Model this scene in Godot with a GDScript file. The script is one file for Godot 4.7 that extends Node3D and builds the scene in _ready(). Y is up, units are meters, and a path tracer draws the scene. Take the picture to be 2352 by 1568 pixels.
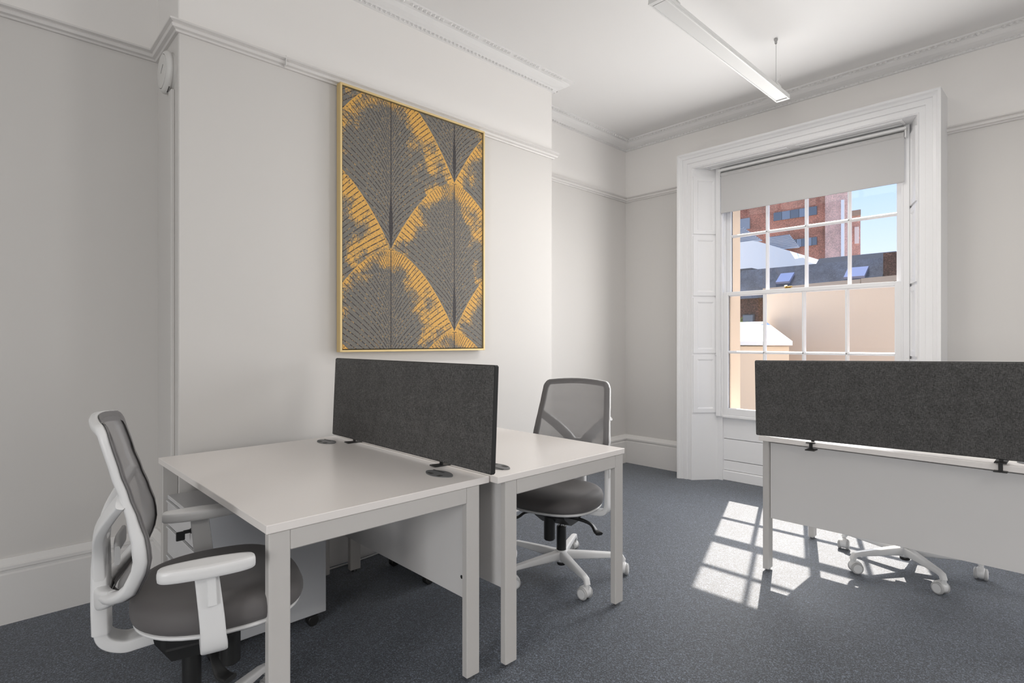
extends Node3D

const WX := 4.81      # room face of the window wall
const ZB := -3.305    # recess walls either side of the chimney breast
const ZC := -2.91     # face of the chimney breast
const CX0 := 0.675    # chimney breast, left and right corner
const CX1 := 3.241
const CEIL := 3.25
const RX := -4.2      # wall behind the camera
const RZ := 3.3       # wall on the camera's right

var M := {}
var used := {}

# ------------------------------------------------------------------ mesh building
class MB:
	var v := PackedVector3Array()
	var n := PackedVector3Array()
	var uv := PackedVector2Array()
	var idx := PackedInt32Array()
	var xf := Transform3D()

	func _push(p: Vector3, nn: Vector3, t := Vector2.ZERO) -> void:
		v.append(xf * p)
		n.append((xf.basis * nn).normalized())
		uv.append(t)

	# flat polygon turned away from the point o
	func face(pts: Array, o: Vector3, uvs: Array = []) -> void:
		var nn: Vector3 = (pts[1] - pts[0]).cross(pts[2] - pts[0])
		if nn.length() < 1e-12 and pts.size() > 3:
			nn = (pts[2] - pts[0]).cross(pts[3] - pts[0])
		var mid := Vector3.ZERO
		for p in pts:
			mid += p
		mid /= pts.size()
		var flip := nn.dot(mid - o) < 0.0
		if flip:
			nn = -nn
		nn = nn.normalized()
		var s := v.size()
		for i in pts.size():
			_push(pts[i], nn, uvs[i] if uvs.size() else Vector2.ZERO)
		for i in range(1, pts.size() - 1):
			if flip:
				idx.append_array([s, s + i, s + i + 1])
			else:
				idx.append_array([s, s + i + 1, s + i])

	func box(c: Vector3, s: Vector3, bev := 0.0, b := Basis()) -> void:
		var h := s / 2.0
		bev = minf(bev, minf(h.x, minf(h.y, h.z)) * 0.9)
		if bev <= 0.0:
			for ax in 3:
				for sg in [-1.0, 1.0]:
					var q := []
					for k in [[-1, -1], [1, -1], [1, 1], [-1, 1]]:
						var p := Vector3.ZERO
						p[ax] = sg * h[ax]
						p[(ax + 1) % 3] = k[0] * h[(ax + 1) % 3]
						p[(ax + 2) % 3] = k[1] * h[(ax + 2) % 3]
						q.append(c + b * p)
					face(q, c)
			return
		var cor := {}
		for sx in [-1, 1]:
			for sy in [-1, 1]:
				for sz in [-1, 1]:
					var sg := Vector3(sx, sy, sz)
					for ax in 3:
						var p := (h - Vector3.ONE * bev) * sg
						p[ax] = h[ax] * sg[ax]
						cor[[sx, sy, sz, ax]] = c + b * p
		for ax in 3:
			var a1 := (ax + 1) % 3
			var a2 := (ax + 2) % 3
			for sg in [-1, 1]:
				var q := []
				for k in [[-1, -1], [1, -1], [1, 1], [-1, 1]]:
					var t := [0, 0, 0]
					t[ax] = sg
					t[a1] = k[0]
					t[a2] = k[1]
					q.append(cor[[t[0], t[1], t[2], ax]])
				face(q, c)
			# edges along ax
			for k in [[-1, -1], [1, -1], [1, 1], [-1, 1]]:
				var lo := [0, 0, 0]
				lo[ax] = -1
				lo[a1] = k[0]
				lo[a2] = k[1]
				var hi := lo.duplicate()
				hi[ax] = 1
				face([cor[[lo[0], lo[1], lo[2], a1]], cor[[lo[0], lo[1], lo[2], a2]], cor[[hi[0], hi[1], hi[2], a2]], cor[[hi[0], hi[1], hi[2], a1]]], c)
		for sx in [-1, 1]:
			for sy in [-1, 1]:
				for sz in [-1, 1]:
					face([cor[[sx, sy, sz, 0]], cor[[sx, sy, sz, 1]], cor[[sx, sy, sz, 2]]], c)

	# from corner to corner
	func bx(a: Vector3, b: Vector3, bev := 0.0) -> void:
		box((a + b) / 2.0, (b - a).abs(), bev)

	# grid of points with smooth normals; turned outwards where it closes round its middle
	func patch(rows: Array, cu := false, cv := false) -> void:
		var R := rows.size()
		var C: int = rows[0].size()
		var nr := PackedVector3Array()
		nr.resize(R * C)
		var re := R if cv else R - 1
		var ce := C if cu else C - 1
		var mid := Vector3.ZERO
		for r in R:
			for c in C:
				mid += rows[r][c]
		mid /= R * C
		for r in re:
			for c in ce:
				var r2 := (r + 1) % R
				var c2 := (c + 1) % C
				var a: Vector3 = rows[r][c]
				var d: Vector3 = (rows[r2][c2] - a).cross(rows[r2][c] - rows[r][c2])
				for k in [[r, c], [r, c2], [r2, c2], [r2, c]]:
					nr[k[0] * C + k[1]] += d
		# which way is out: along each row when it is a ring, else away from the middle
		var sgn := 0.0
		for r in R:
			var rc := Vector3.ZERO
			for c in C:
				rc += rows[r][c]
			rc /= C
			for c in C:
				sgn += nr[r * C + c].dot(rows[r][c] - (rc if cu else mid))
		var flip := sgn < 0.0
		var s := v.size()
		for r in R:
			for c in C:
				var k := nr[r * C + c]
				_push(rows[r][c], -k if flip else k, Vector2(float(c) / maxi(1, C - 1), float(r) / maxi(1, R - 1)))
		for r in re:
			for c in ce:
				var i0 := s + r * C + c
				var i1 := s + r * C + (c + 1) % C
				var i2 := s + ((r + 1) % R) * C + (c + 1) % C
				var i3 := s + ((r + 1) % R) * C + c
				if flip:
					idx.append_array([i0, i1, i2, i0, i2, i3])
				else:
					idx.append_array([i0, i2, i1, i0, i3, i2])

	func ring(c: Vector3, ax: Vector3, ay: Vector3, k: int) -> PackedVector3Array:
		var o := PackedVector3Array()
		for i in k:
			var t := TAU * i / k
			o.append(c + ax * cos(t) + ay * sin(t))
		return o

	# round tube along a path, r may be a number or one number per point
	func tube(path: Array, r, k := 12, caps := true) -> void:
		var rows := []
		var up := Vector3.UP
		for i in path.size():
			var d: Vector3 = (path[mini(i + 1, path.size() - 1)] - path[maxi(i - 1, 0)]).normalized()
			if absf(d.dot(up)) > 0.95:
				up = Vector3.RIGHT if absf(d.x) < 0.9 else Vector3.BACK
			var sx := d.cross(up).normalized()
			var sy := sx.cross(d).normalized()
			up = sy
			var rr: float = r[i] if r is Array else r
			rows.append(ring(path[i], sx * rr, sy * rr, k))
		patch(rows, true)
		if caps:
			cap(rows[0], path[1])
			cap(rows[-1], path[-2])

	func cap(pts, inside: Vector3) -> void:
		var q := []
		for p in pts:
			q.append(p)
		face(q, inside)

	func cyl(a: Vector3, b: Vector3, r: float, k := 20, bev := 0.0) -> void:
		var d := (b - a).normalized()
		if bev > 0.0:
			tube([a, a + d * 0.0001, a + d * bev, b - d * bev, b - d * 0.0001, b], [r - bev, r - bev * 0.9, r, r, r - bev * 0.9, r - bev], k)
		else:
			tube([a, b], r, k)

	# surface of revolution round a vertical axis through c: prof = [[radius, y], ...]
	func lathe(c: Vector3, prof: Array, k := 24) -> void:
		var rows := []
		for p in prof:
			rows.append(ring(c + Vector3(0, p[1], 0), Vector3(p[0], 0, 0), Vector3(0, 0, p[0]), k))
		patch(rows, true)

	# a bar of rectangular section along a path; side = sideways direction, sizes [w, h] per point, corners rounded
	func bar(path: Array, side: Vector3, sizes: Array, soft := 0.3) -> void:
		var rows := []
		for i in path.size():
			var d: Vector3 = (path[mini(i + 1, path.size() - 1)] - path[maxi(i - 1, 0)]).normalized()
			var sd := (side - d * side.dot(d)).normalized()
			var up := sd.cross(d).normalized()
			var w: float = sizes[mini(i, sizes.size() - 1)][0] / 2.0
			var h: float = sizes[mini(i, sizes.size() - 1)][1] / 2.0
			var b := minf(w, h) * soft
			var ro := PackedVector3Array()
			for q in [[w - b, h], [w, h - b], [w, -h + b], [w - b, -h], [-w + b, -h], [-w, -h + b], [-w, h - b], [-w + b, h]]:
				ro.append(path[i] + sd * q[0] + up * q[1])
			rows.append(ro)
		# flat-looking sides: every side a patch of its own
		for k in 8:
			var strip := []
			for ro in rows:
				strip.append(PackedVector3Array([ro[k], ro[(k + 1) % 8]]))
			_strip(strip, rows)
		cap(rows[0], path[1])
		cap(rows[-1], path[-2])

	# the same with a rounded section and smooth shading, for moulded plastic
	func sbar(path: Array, side: Vector3, sizes: Array, power := 0.5) -> void:
		var rows := []
		for i in path.size():
			var d: Vector3 = (path[mini(i + 1, path.size() - 1)] - path[maxi(i - 1, 0)]).normalized()
			var sd := (side - d * side.dot(d)).normalized()
			var up := sd.cross(d).normalized()
			var f := float(i) / (path.size() - 1) * (sizes.size() - 1)
			var a: Array = sizes[int(floorf(f))]
			var b: Array = sizes[mini(int(floorf(f)) + 1, sizes.size() - 1)]
			var w := lerpf(a[0], b[0], f - floorf(f)) / 2.0
			var h := lerpf(a[1], b[1], f - floorf(f)) / 2.0
			var ro := PackedVector3Array()
			for k in 20:
				var t := TAU * k / 20.0
				ro.append(path[i] + sd * w * signf(cos(t)) * pow(absf(cos(t)), power) + up * h * signf(sin(t)) * pow(absf(sin(t)), power))
			rows.append(ro)
		patch(rows, true)
		cap(rows[0], path[1])
		cap(rows[-1], path[-2])

	func _strip(strip: Array, rows: Array) -> void:
		for i in strip.size() - 1:
			var o := Vector3.ZERO
			for p in rows[i]:
				o += p
			for p in rows[i + 1]:
				o += p
			face([strip[i][0], strip[i][1], strip[i + 1][1], strip[i + 1][0]], o / 16.0)

	# flat outline (points in 3-D, in one plane) pushed along d
	func prism(pts: Array, d: Vector3) -> void:
		var nn := Vector3.ZERO
		for i in pts.size():
			nn += (pts[i] as Vector3).cross(pts[(i + 1) % pts.size()])
		nn = nn.normalized()
		var ex: Vector3 = (pts[1] - pts[0]).normalized()
		var ey := nn.cross(ex)
		var flat := PackedVector2Array()
		for p in pts:
			flat.append(Vector2(ex.dot(p - pts[0]), ey.dot(p - pts[0])))
		var tri := Geometry2D.triangulate_polygon(flat)
		var back := d.dot(nn) > 0.0
		for i in range(0, tri.size(), 3):
			var a: Vector3 = pts[tri[i]]
			var b: Vector3 = pts[tri[i + 1]]
			var c: Vector3 = pts[tri[i + 2]]
			face([a, b, c], a + d)
			face([a + d, b + d, c + d], a)
		for i in pts.size():
			var a: Vector3 = pts[i]
			var b: Vector3 = pts[(i + 1) % pts.size()]
			var outw := (b - a).cross(nn)
			face([a, b, b + d, a + d], (a + b) / 2.0 - outw)

	# moulding: profile [[a along ax, b along up], ...] from p0 to p1, its ends mitred by m0 and m1 times a
	func mould(p0: Vector3, p1: Vector3, ax: Vector3, up: Vector3, prof: Array, m0 := 0.0, m1 := 0.0) -> void:
		var dir := (p1 - p0).normalized()
		var A := []
		var B := []
		var mid := Vector3.ZERO
		for q in prof:
			var o: Vector3 = ax * q[0] + up * q[1]
			A.append(p0 + o - dir * m0 * q[0])
			B.append(p1 + o + dir * m1 * q[0])
			mid += o
		mid /= prof.size()
		var nn := ax.cross(up)
		var area := 0.0
		for i in prof.size():
			var j := (i + 1) % prof.size()
			area += prof[i][0] * prof[j][1] - prof[j][0] * prof[i][1]
		for i in prof.size():
			var j := (i + 1) % prof.size()
			var e: Vector3 = ax * (prof[j][0] - prof[i][0]) + up * (prof[j][1] - prof[i][1])
			var outw := e.cross(nn) * signf(area)
			face([A[i], A[j], B[j], B[i]], (A[i] + B[j]) / 2.0 - outw)
		var flat := PackedVector2Array()
		for q in prof:
			flat.append(Vector2(q[0], q[1]))
		var tri := Geometry2D.triangulate_polygon(flat)
		for i in range(0, tri.size(), 3):
			face([A[tri[i]], A[tri[i + 1]], A[tri[i + 2]]], p0 + mid + dir * 0.3)
			face([B[tri[i]], B[tri[i + 1]], B[tri[i + 2]]], p1 + mid - dir * 0.3)

	func mesh() -> ArrayMesh:
		var a := []
		a.resize(Mesh.ARRAY_MAX)
		a[Mesh.ARRAY_VERTEX] = v
		a[Mesh.ARRAY_NORMAL] = n
		a[Mesh.ARRAY_TEX_UV] = uv
		a[Mesh.ARRAY_INDEX] = idx
		var m := ArrayMesh.new()
		m.add_surface_from_arrays(Mesh.PRIMITIVE_TRIANGLES, a)
		return m

# ------------------------------------------------------------------ naming
func numbered(called: String) -> String:
	if not used.has(called):
		used[called] = 0
		return called
	used[called] += 1
	return "%s_%03d" % [called, used[called]]

func part(called: String, mb, mat: Material, parent: Node) -> MeshInstance3D:
	var o := MeshInstance3D.new()
	o.mesh = mb.mesh() if mb is MB else mb
	o.material_override = null
	o.set_surface_override_material(0, mat)
	o.name = numbered(called) if parent == self else called
	parent.add_child(o, true)
	return o

func tag(o: Node, label: String, category: String, group := "") -> Node:
	o.set_meta("label", label)
	o.set_meta("category", category)
	if group:
		o.set_meta("group", group)
	return o

func thing(called: String, label: String, category: String, at := Vector3.ZERO, turn := 0.0, group := "") -> Node3D:
	var o := Node3D.new()
	o.name = numbered(called)
	add_child(o)
	o.position = at
	o.rotation.y = turn
	tag(o, label, category, group)
	return o

func struct(called: String, mb, mat: Material) -> MeshInstance3D:
	var o := part(called, mb, mat, self)
	o.set_meta("kind", "structure")
	return o

# ------------------------------------------------------------------ materials
func mat(called: String, c: Color, rough := 0.5, metal := 0.0) -> StandardMaterial3D:
	var m := StandardMaterial3D.new()
	m.resource_name = called
	m.albedo_color = c.linear_to_srgb()
	m.roughness = rough
	m.metallic = metal
	M[called] = m
	return m

func grey(x: float) -> Color:
	return Color(x, x, x)

func tex(m: StandardMaterial3D, im: Image, per_metre: float, world := true) -> void:
	im.generate_mipmaps()
	m.albedo_texture = ImageTexture.create_from_image(im)
	m.uv1_triplanar = true
	m.uv1_world_triplanar = world
	m.uv1_scale = Vector3.ONE * per_metre

# picture of random specks: each pixel one of the tones, with broad patches
func specks(w: int, h: int, sd: int, lo: float, hi: float, patchy: float, streak := 0) -> Image:
	var rng := RandomNumberGenerator.new()
	rng.seed = sd
	var val := PackedFloat32Array()
	val.resize(w * h)
	for i in w * h:
		val[i] = rng.randf()
	if streak > 0:
		# woven look: average along x for one set of threads and along y for the other
		var o := PackedFloat32Array()
		o.resize(w * h)
		for y in h:
			for x in w:
				var a := 0.0
				var b := 0.0
				for k in streak:
					a += val[y * w + (x + k) % w]
					b += val[((y + k * 7 + 31) % h) * w + (x * 1 + 57) % w] if false else val[((y + k) % h) * w + (x + 57) % w]
				o[y * w + x] = clampf(0.5 + ((a if (x + y) % 2 == 0 else b) / streak - 0.5) * 2.2, 0.0, 1.0)
		val = o
	var nz := FastNoiseLite.new()
	nz.seed = sd
	nz.frequency = 0.02
	var by := PackedByteArray()
	by.resize(w * h * 3)
	for y in h:
		for x in w:
			var t := val[y * w + x]
			var f := lerpf(lo, hi, t * t if streak == 0 else t)
			# patches that meet at the picture's edges
			var ax := TAU * x / w
			var ay := TAU * y / h
			f *= 1.0 + patchy * nz.get_noise_3d(cos(ax) * 40 + cos(ay) * 23, sin(ax) * 40, sin(ay) * 40)
			var b := int(clampf(f, 0.0, 1.0) * 255.0)
			var i := (y * w + x) * 3
			by[i] = b
			by[i + 1] = b
			by[i + 2] = b
	return Image.create_from_data(w, h, false, Image.FORMAT_RGB8, by)

func make_materials() -> void:
	mat("wall_paint", Color(0.675, 0.657, 0.638), 0.75)
	mat("upper_paint", Color(0.85, 0.83, 0.81), 0.75)
	mat("ceiling_paint", Color(0.82, 0.812, 0.806), 0.8)
	mat("trim_paint", Color(0.72, 0.70, 0.685), 0.45)
	mat("window_paint", Color(0.84, 0.84, 0.85), 0.4)
	mat("skirting_paint", Color(0.78, 0.765, 0.75), 0.45)
	var c := mat("carpet", Color(0.215, 0.252, 0.315), 0.66)
	tex(c, specks(1024, 1024, 3, 0.26, 1.0, 0.08), 1.0 / 2.9)
	c.heightmap_enabled = true
	c.heightmap_texture = c.albedo_texture
	c.heightmap_scale = 0.14
	c.rim_enabled = true
	c.rim = 1.0
	c.rim_tint = 0.5
	mat("desk_laminate", Color(0.88, 0.84, 0.81), 0.28)
	mat("desk_metal", Color(0.60, 0.58, 0.56), 0.4)
	mat("desk_panel", Color(0.74, 0.725, 0.715), 0.5)
	mat("edge_band", Color(0.62, 0.60, 0.585), 0.4)
	mat("foot_metal", grey(0.5), 0.25, 1.0)
	mat("hole_black", grey(0.012), 0.6)
	mat("port_grey", Color(0.17, 0.175, 0.18), 0.5)
	mat("port_slot", grey(0.05), 0.6)
	var f := mat("screen_fabric", Color(0.205, 0.20, 0.197), 0.95)
	tex(f, specks(384, 384, 8, 0.35, 1.0, 0.08, 7), 1.0 / 0.42, false)
	mat("screen_edge", grey(0.018), 0.7)
	mat("clamp_black", grey(0.014), 0.5)
	mat("plastic_white", Color(0.78, 0.78, 0.78), 0.35)
	mat("plastic_grey", Color(0.5, 0.5, 0.5), 0.4)
	mat("plastic_black", grey(0.016), 0.4)
	var s := mat("seat_fabric", Color(0.115, 0.108, 0.108), 0.7)
	s.rim_enabled = true
	s.rim = 0.5
	s.rim_tint = 0.3
	mat("mesh_edge", Color(0.19, 0.184, 0.186), 0.85)
	var g := mat("mesh_fabric", Color(0.28, 0.272, 0.276), 0.8)
	g.albedo_color.a = 0.7
	g.transparency = BaseMaterial3D.TRANSPARENCY_ALPHA
	mat("chrome", grey(0.6), 0.2, 1.0)
	mat("frame_gold", Color(0.72, 0.55, 0.27), 0.45, 0.35)
	mat("frame_gap", Color(0.02, 0.014, 0.008), 0.8)
	mat("lamp_metal", Color(0.8, 0.8, 0.79), 0.4)
	mat("lamp_diffuser", Color(0.66, 0.66, 0.655), 0.7)
	M.lamp_diffuser.emission_enabled = true
	M.lamp_diffuser.emission = Color(1.0, 0.985, 0.965)
	M.lamp_diffuser.emission_energy_multiplier = 0.06
	mat("lamp_slot", grey(0.2), 0.6)
	mat("steel_wire", grey(0.42), 0.35, 0.9)
	mat("blind_fabric", Color(0.54, 0.535, 0.535), 0.9)
	mat("blind_white", Color(0.8, 0.8, 0.8), 0.5)
	mat("detector_white", Color(0.7, 0.69, 0.67), 0.5)
	var gl := mat("pane_glass", Color(0.95, 0.97, 0.97), 0.02)
	gl.albedo_color.a = 0.04
	gl.transparency = BaseMaterial3D.TRANSPARENCY_ALPHA
	mat("putty", Color(0.10, 0.095, 0.09), 0.8)
	mat("brass", Color(0.5, 0.33, 0.1), 0.35, 1.0)
	mat("pedestal_side", Color(0.52, 0.53, 0.55), 0.35)
	mat("pedestal_front", Color(0.6, 0.6, 0.61), 0.25)
	# outdoors
	mat("render_tan", Color(0.86, 0.66, 0.47), 0.9)
	mat("coping_stone", Color(0.42, 0.33, 0.25), 0.9)
	mat("white_render", Color(0.95, 0.91, 0.85), 0.9)
	var br := mat("red_brick", Color(0.72, 0.28, 0.18), 0.9)
	tex(br, specks(256, 256, 21, 0.7, 1.0, 0.35), 1.0 / 8.0)
	var pb := mat("pale_brick", Color(0.95, 0.58, 0.47), 0.9)
	tex(pb, specks(256, 256, 22, 0.8, 1.0, 0.2), 1.0 / 8.0)
	var bb := mat("brown_brick", Color(0.22, 0.12, 0.09), 0.9)
	tex(bb, specks(256, 256, 23, 0.5, 1.0, 0.35), 1.0 / 3.0)
	var sl := mat("slate", Color(0.14, 0.15, 0.18), 0.7)
	tex(sl, specks(256, 256, 24, 0.55, 1.0, 0.35, 3), 1.0 / 1.6)
	mat("slate_dark", Color(0.085, 0.088, 0.1), 0.8)
	mat("skylight_glass", Color(0.27, 0.29, 0.42), 0.1)
	mat("dark_glass", Color(0.10, 0.13, 0.17), 0.1)
	mat("grey_glass", Color(0.2, 0.24, 0.3), 0.15)
	mat("louver_grey", Color(0.30, 0.32, 0.36), 0.5)
	mat("downpipe", Color(0.92, 0.88, 0.84), 0.5)
	mat("hedge_green", Color(0.16, 0.22, 0.06), 0.9)
	mat("paving", Color(0.6, 0.58, 0.54), 0.95)
	mat("door_wood", Color(0.45, 0.20, 0.06), 0.6)
	mat("door_frame", Color(0.12, 0.10, 0.08), 0.7)
	for k in ["render_tan", "coping_stone", "white_render", "red_brick", "pale_brick", "brown_brick", "slate", "slate_dark", "paving", "hedge_green", "louver_grey"]:
		M[k].roughness = 1.0
		M[k].metallic_specular = 0.1

# ------------------------------------------------------------------ the room
func camera_and_light() -> void:
	var cam := Camera3D.new()
	cam.name = "camera"
	cam.fov = rad_to_deg(2.0 * atan(784.0 / 1280.0))
	cam.position = Vector3(0, 1.233, 0)
	cam.rotation_degrees = Vector3(0, -43.97, 0)
	cam.near = 0.05
	cam.far = 300.0
	add_child(cam)
	cam.current = true

	var sky := ProceduralSkyMaterial.new()
	sky.sky_top_color = Color(0.46, 0.68, 0.96)
	sky.sky_horizon_color = Color(0.97, 0.97, 0.98)
	sky.sky_curve = 0.14
	sky.ground_bottom_color = Color(0.45, 0.43, 0.4)
	sky.ground_horizon_color = Color(0.8, 0.8, 0.8)
	sky.sun_angle_max = 1.0
	var env := Environment.new()
	env.background_mode = Environment.BG_SKY
	env.sky = Sky.new()
	env.sky.sky_material = sky
	env.tonemap_mode = Environment.TONE_MAPPER_LINEAR
	env.tonemap_exposure = 1.46
	env.sdfgi_enabled = true
	env.ssao_enabled = true
	env.ssil_enabled = true
	var we := WorldEnvironment.new()
	we.name = "environment"
	we.environment = env
	add_child(we)

	var sun := DirectionalLight3D.new()
	sun.name = "sun"
	sun.light_energy = 2.7
	sun.light_color = Color(1.0, 0.965, 0.92)
	sun.light_angular_distance = 0.55
	sun.shadow_enabled = true
	add_child(sun)
	sun.look_at_from_position(Vector3(0.905, 1.0, -0.312), Vector3.ZERO, Vector3.UP)

	# daylight that comes in through the windows (two on the sunny side, one behind the camera), as broad as each opening
	for k in [["daylight_at_window", Vector3(4.575, 1.50, -1.60), -1.0, 3.0], ["daylight_at_second_window", Vector3(4.575, 1.50, 1.60), -1.0, 2.8], ["daylight_at_rear_window", Vector3(-3.965, 1.50, 0.90), 1.0, 7.0]]:
		var a := AreaLight3D.new()
		a.name = k[0]
		a.area_size = Vector2(1.28, 1.7)
		a.light_energy = k[3]
		a.light_color = Color(1.0, 0.995, 0.985)
		a.area_range = 20.0
		a.shadow_enabled = true
		add_child(a)
		a.look_at_from_position(k[1], k[1] + Vector3(k[2], 0, 0), Vector3.UP)

func room_shell() -> void:
	var f := MB.new()
	f.bx(Vector3(RX - 0.2, -0.2, ZB - 0.2), Vector3(WX + 0.08, 0.0, RZ + 0.2))
	struct("floor", f, M.carpet)
	var c := MB.new()
	c.bx(Vector3(RX - 0.2, CEIL, ZB - 0.2), Vector3(5.05, CEIL + 0.2, RZ + 0.2))
	struct("ceiling", c, M.ceiling_paint)
	var R0 := 2.66   # picture rail: the paint changes colour here
	# wall on the left, with the chimney breast standing out of it
	for k in [["wall_left", 0.0, R0, M.wall_paint], ["wall_left_frieze", R0, CEIL, M.upper_paint]]:
		var w := MB.new()
		w.bx(Vector3(RX - 0.2, k[1], ZB - 0.2), Vector3(WX + 0.2, k[2], ZB))
		struct(k[0], w, k[3])
	for k in [["wall_chimney_breast", 0.0, R0, M.wall_paint], ["wall_chimney_breast_frieze", R0, CEIL, M.upper_paint]]:
		var w := MB.new()
		w.bx(Vector3(CX0, k[1], ZB - 0.1), Vector3(CX1, k[2], ZC), 0.004)
		struct(k[0], w, k[3])
	# window wall with two openings
	for k in [["wall_window", 0.0, R0, M.wall_paint], ["wall_window_frieze", R0, CEIL, M.upper_paint]]:
		var w := MB.new()
		var z := ZB - 0.2
		for o in [-1.635, 1.565]:
			w.bx(Vector3(WX, k[1], z), Vector3(5.05, k[2], o - 0.83))
			z = o + 0.83
			if k[1] == 0.0:
				w.bx(Vector3(WX + 0.06, 0.0, o - 0.83), Vector3(5.05, 0.52, o + 0.83))
			else:
				w.bx(Vector3(WX, 2.775, o - 0.83), Vector3(5.05, k[2], o + 0.83))
		w.bx(Vector3(WX, k[1], z), Vector3(5.05, k[2], RZ + 0.2))
		struct(k[0], w, k[3])
	var rw := MB.new()
	rw.bx(Vector3(RX - 0.24, 0, ZB - 0.2), Vector3(RX, CEIL, 0.105))
	rw.bx(Vector3(RX - 0.24, 0, 1.765), Vector3(RX, CEIL, RZ + 0.2))
	rw.bx(Vector3(RX - 0.24, 2.775, 0.105), Vector3(RX, CEIL, 1.765))
	rw.bx(Vector3(RX - 0.24, 0, 0.105), Vector3(RX - 0.06, 0.52, 1.765))
	struct("wall_rear", rw, M.wall_paint)
	for k in [["wall_right", Vector3(RX - 0.2, 0, RZ), Vector3(5.05, CEIL, RZ + 0.2)]]:
		var w := MB.new()
		w.bx(k[1], k[2])
		struct(k[0], w, M.wall_paint)

# runs round the left wall, the chimney breast and the window wall: [from, to, out, mitre at start, mitre at end]
func wall_runs() -> Array:
	var B := Vector3(0, 0, 1)
	var L := Vector3(-1, 0, 0)
	var R := Vector3(1, 0, 0)
	return [
		["left", Vector3(RX, 0, ZB), Vector3(CX0, 0, ZB), B, -1.0, -1.0],
		["chimney_left", Vector3(CX0, 0, ZB), Vector3(CX0, 0, ZC), L, -1.0, 1.0],
		["chimney_front", Vector3(CX0, 0, ZC), Vector3(CX1, 0, ZC), B, 1.0, 1.0],
		["chimney_right", Vector3(CX1, 0, ZC), Vector3(CX1, 0, ZB), R, 1.0, -1.0],
		["alcove", Vector3(CX1, 0, ZB), Vector3(WX, 0, ZB), B, -1.0, -1.0],
	]

func trims() -> void:
	var base := [[0, 0], [0.026, 0], [0.026, 0.215], [0.020, 0.222], [0.020, 0.234], [0.030, 0.238], [0.030, 0.252], [0.022, 0.258], [0.014, 0.275], [0.010, 0.284], [0, 0.284]]
	var rail := [[0, 2.652], [0.012, 2.652], [0.016, 2.660], [0.030, 2.664], [0.034, 2.676], [0.028, 2.684], [0.042, 2.690], [0.042, 2.698], [0.02, 2.704], [0, 2.706]]
	var corn := [[0, 3.172], [0.018, 3.172], [0.018, 3.186], [0.030, 3.192], [0.045, 3.196], [0.07, 3.206], [0.095, 3.222], [0.098, 3.236], [0.125, 3.238], [0.125, 3.2505], [0, 3.2505]]
	var L := Vector3(-1, 0, 0)
	var win := [["window_corner", Vector3(WX, 0, ZB), Vector3(WX, 0, -2.6), L, -1.0, 0.0], ["window_pier", Vector3(WX, 0, -0.68), Vector3(WX, 0, 0.6), L, 0.0, 0.0], ["window_end", Vector3(WX, 0, 2.52), Vector3(WX, 0, RZ), L, 0.0, 0.0]]
	for r in wall_runs() + win:
		var b := MB.new()
		b.mould(r[1], r[2], r[3], Vector3.UP, base, r[4], r[5])
		struct("baseboard_" + r[0], b, M.skirting_paint)
	var k := 1
	for r in wall_runs() + win:
		var b := MB.new()
		b.mould(r[1], r[2], r[3], Vector3.UP, rail, r[4], r[5])
		struct("trim_%d" % k, b, M.trim_paint)
		k += 1
	for r in wall_runs() + [["window", Vector3(WX, 0, ZB), Vector3(WX, 0, RZ), L, -1.0, 0.0]]:
		var b := MB.new()
		b.mould(r[1], r[2], r[3], Vector3.UP, corn, r[4], r[5])
		var o := struct("trim_%d" % k, b, M.ceiling_paint)
		k += 1
		# rows of small beads: at the wall and under the ceiling
		var e := MB.new()
		var d: Vector3 = (r[2] - r[1]).normalized()
		var n := int((r[2] - r[1]).length() / 0.032)
		for i in n:
			var p: Vector3 = r[1] + d * (0.016 + i * 0.032)
			for s in [[0.022, 3.179, 0.009], [0.112, 3.236, 0.014]]:
				if s[0] > 0.1 and i % 9 == 0:
					continue
				var c: Vector3 = p + r[3] * s[0] + Vector3(0, s[1], 0)
				var q: float = s[2]
				var up := Vector3(0, q, 0)
				for a in [d * q, -d * q]:
					e.face([c + a, c + r[3] * q, c - up], c)
					e.face([c + a, c + r[3] * q, c + up], c)
		if n > 0:
			var eo := part("enrichment", e, M.ceiling_paint, o)
			eo.set_meta("kind", "stuff")
	# small joint where two lengths of rail meet on the chimney breast
	var j := MB.new()
	j.box(Vector3(1.155, 2.678, ZC + 0.021), Vector3(0.003, 0.050, 0.0435))
	struct("trim_%d" % k, j, M.skirting_paint)

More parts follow.
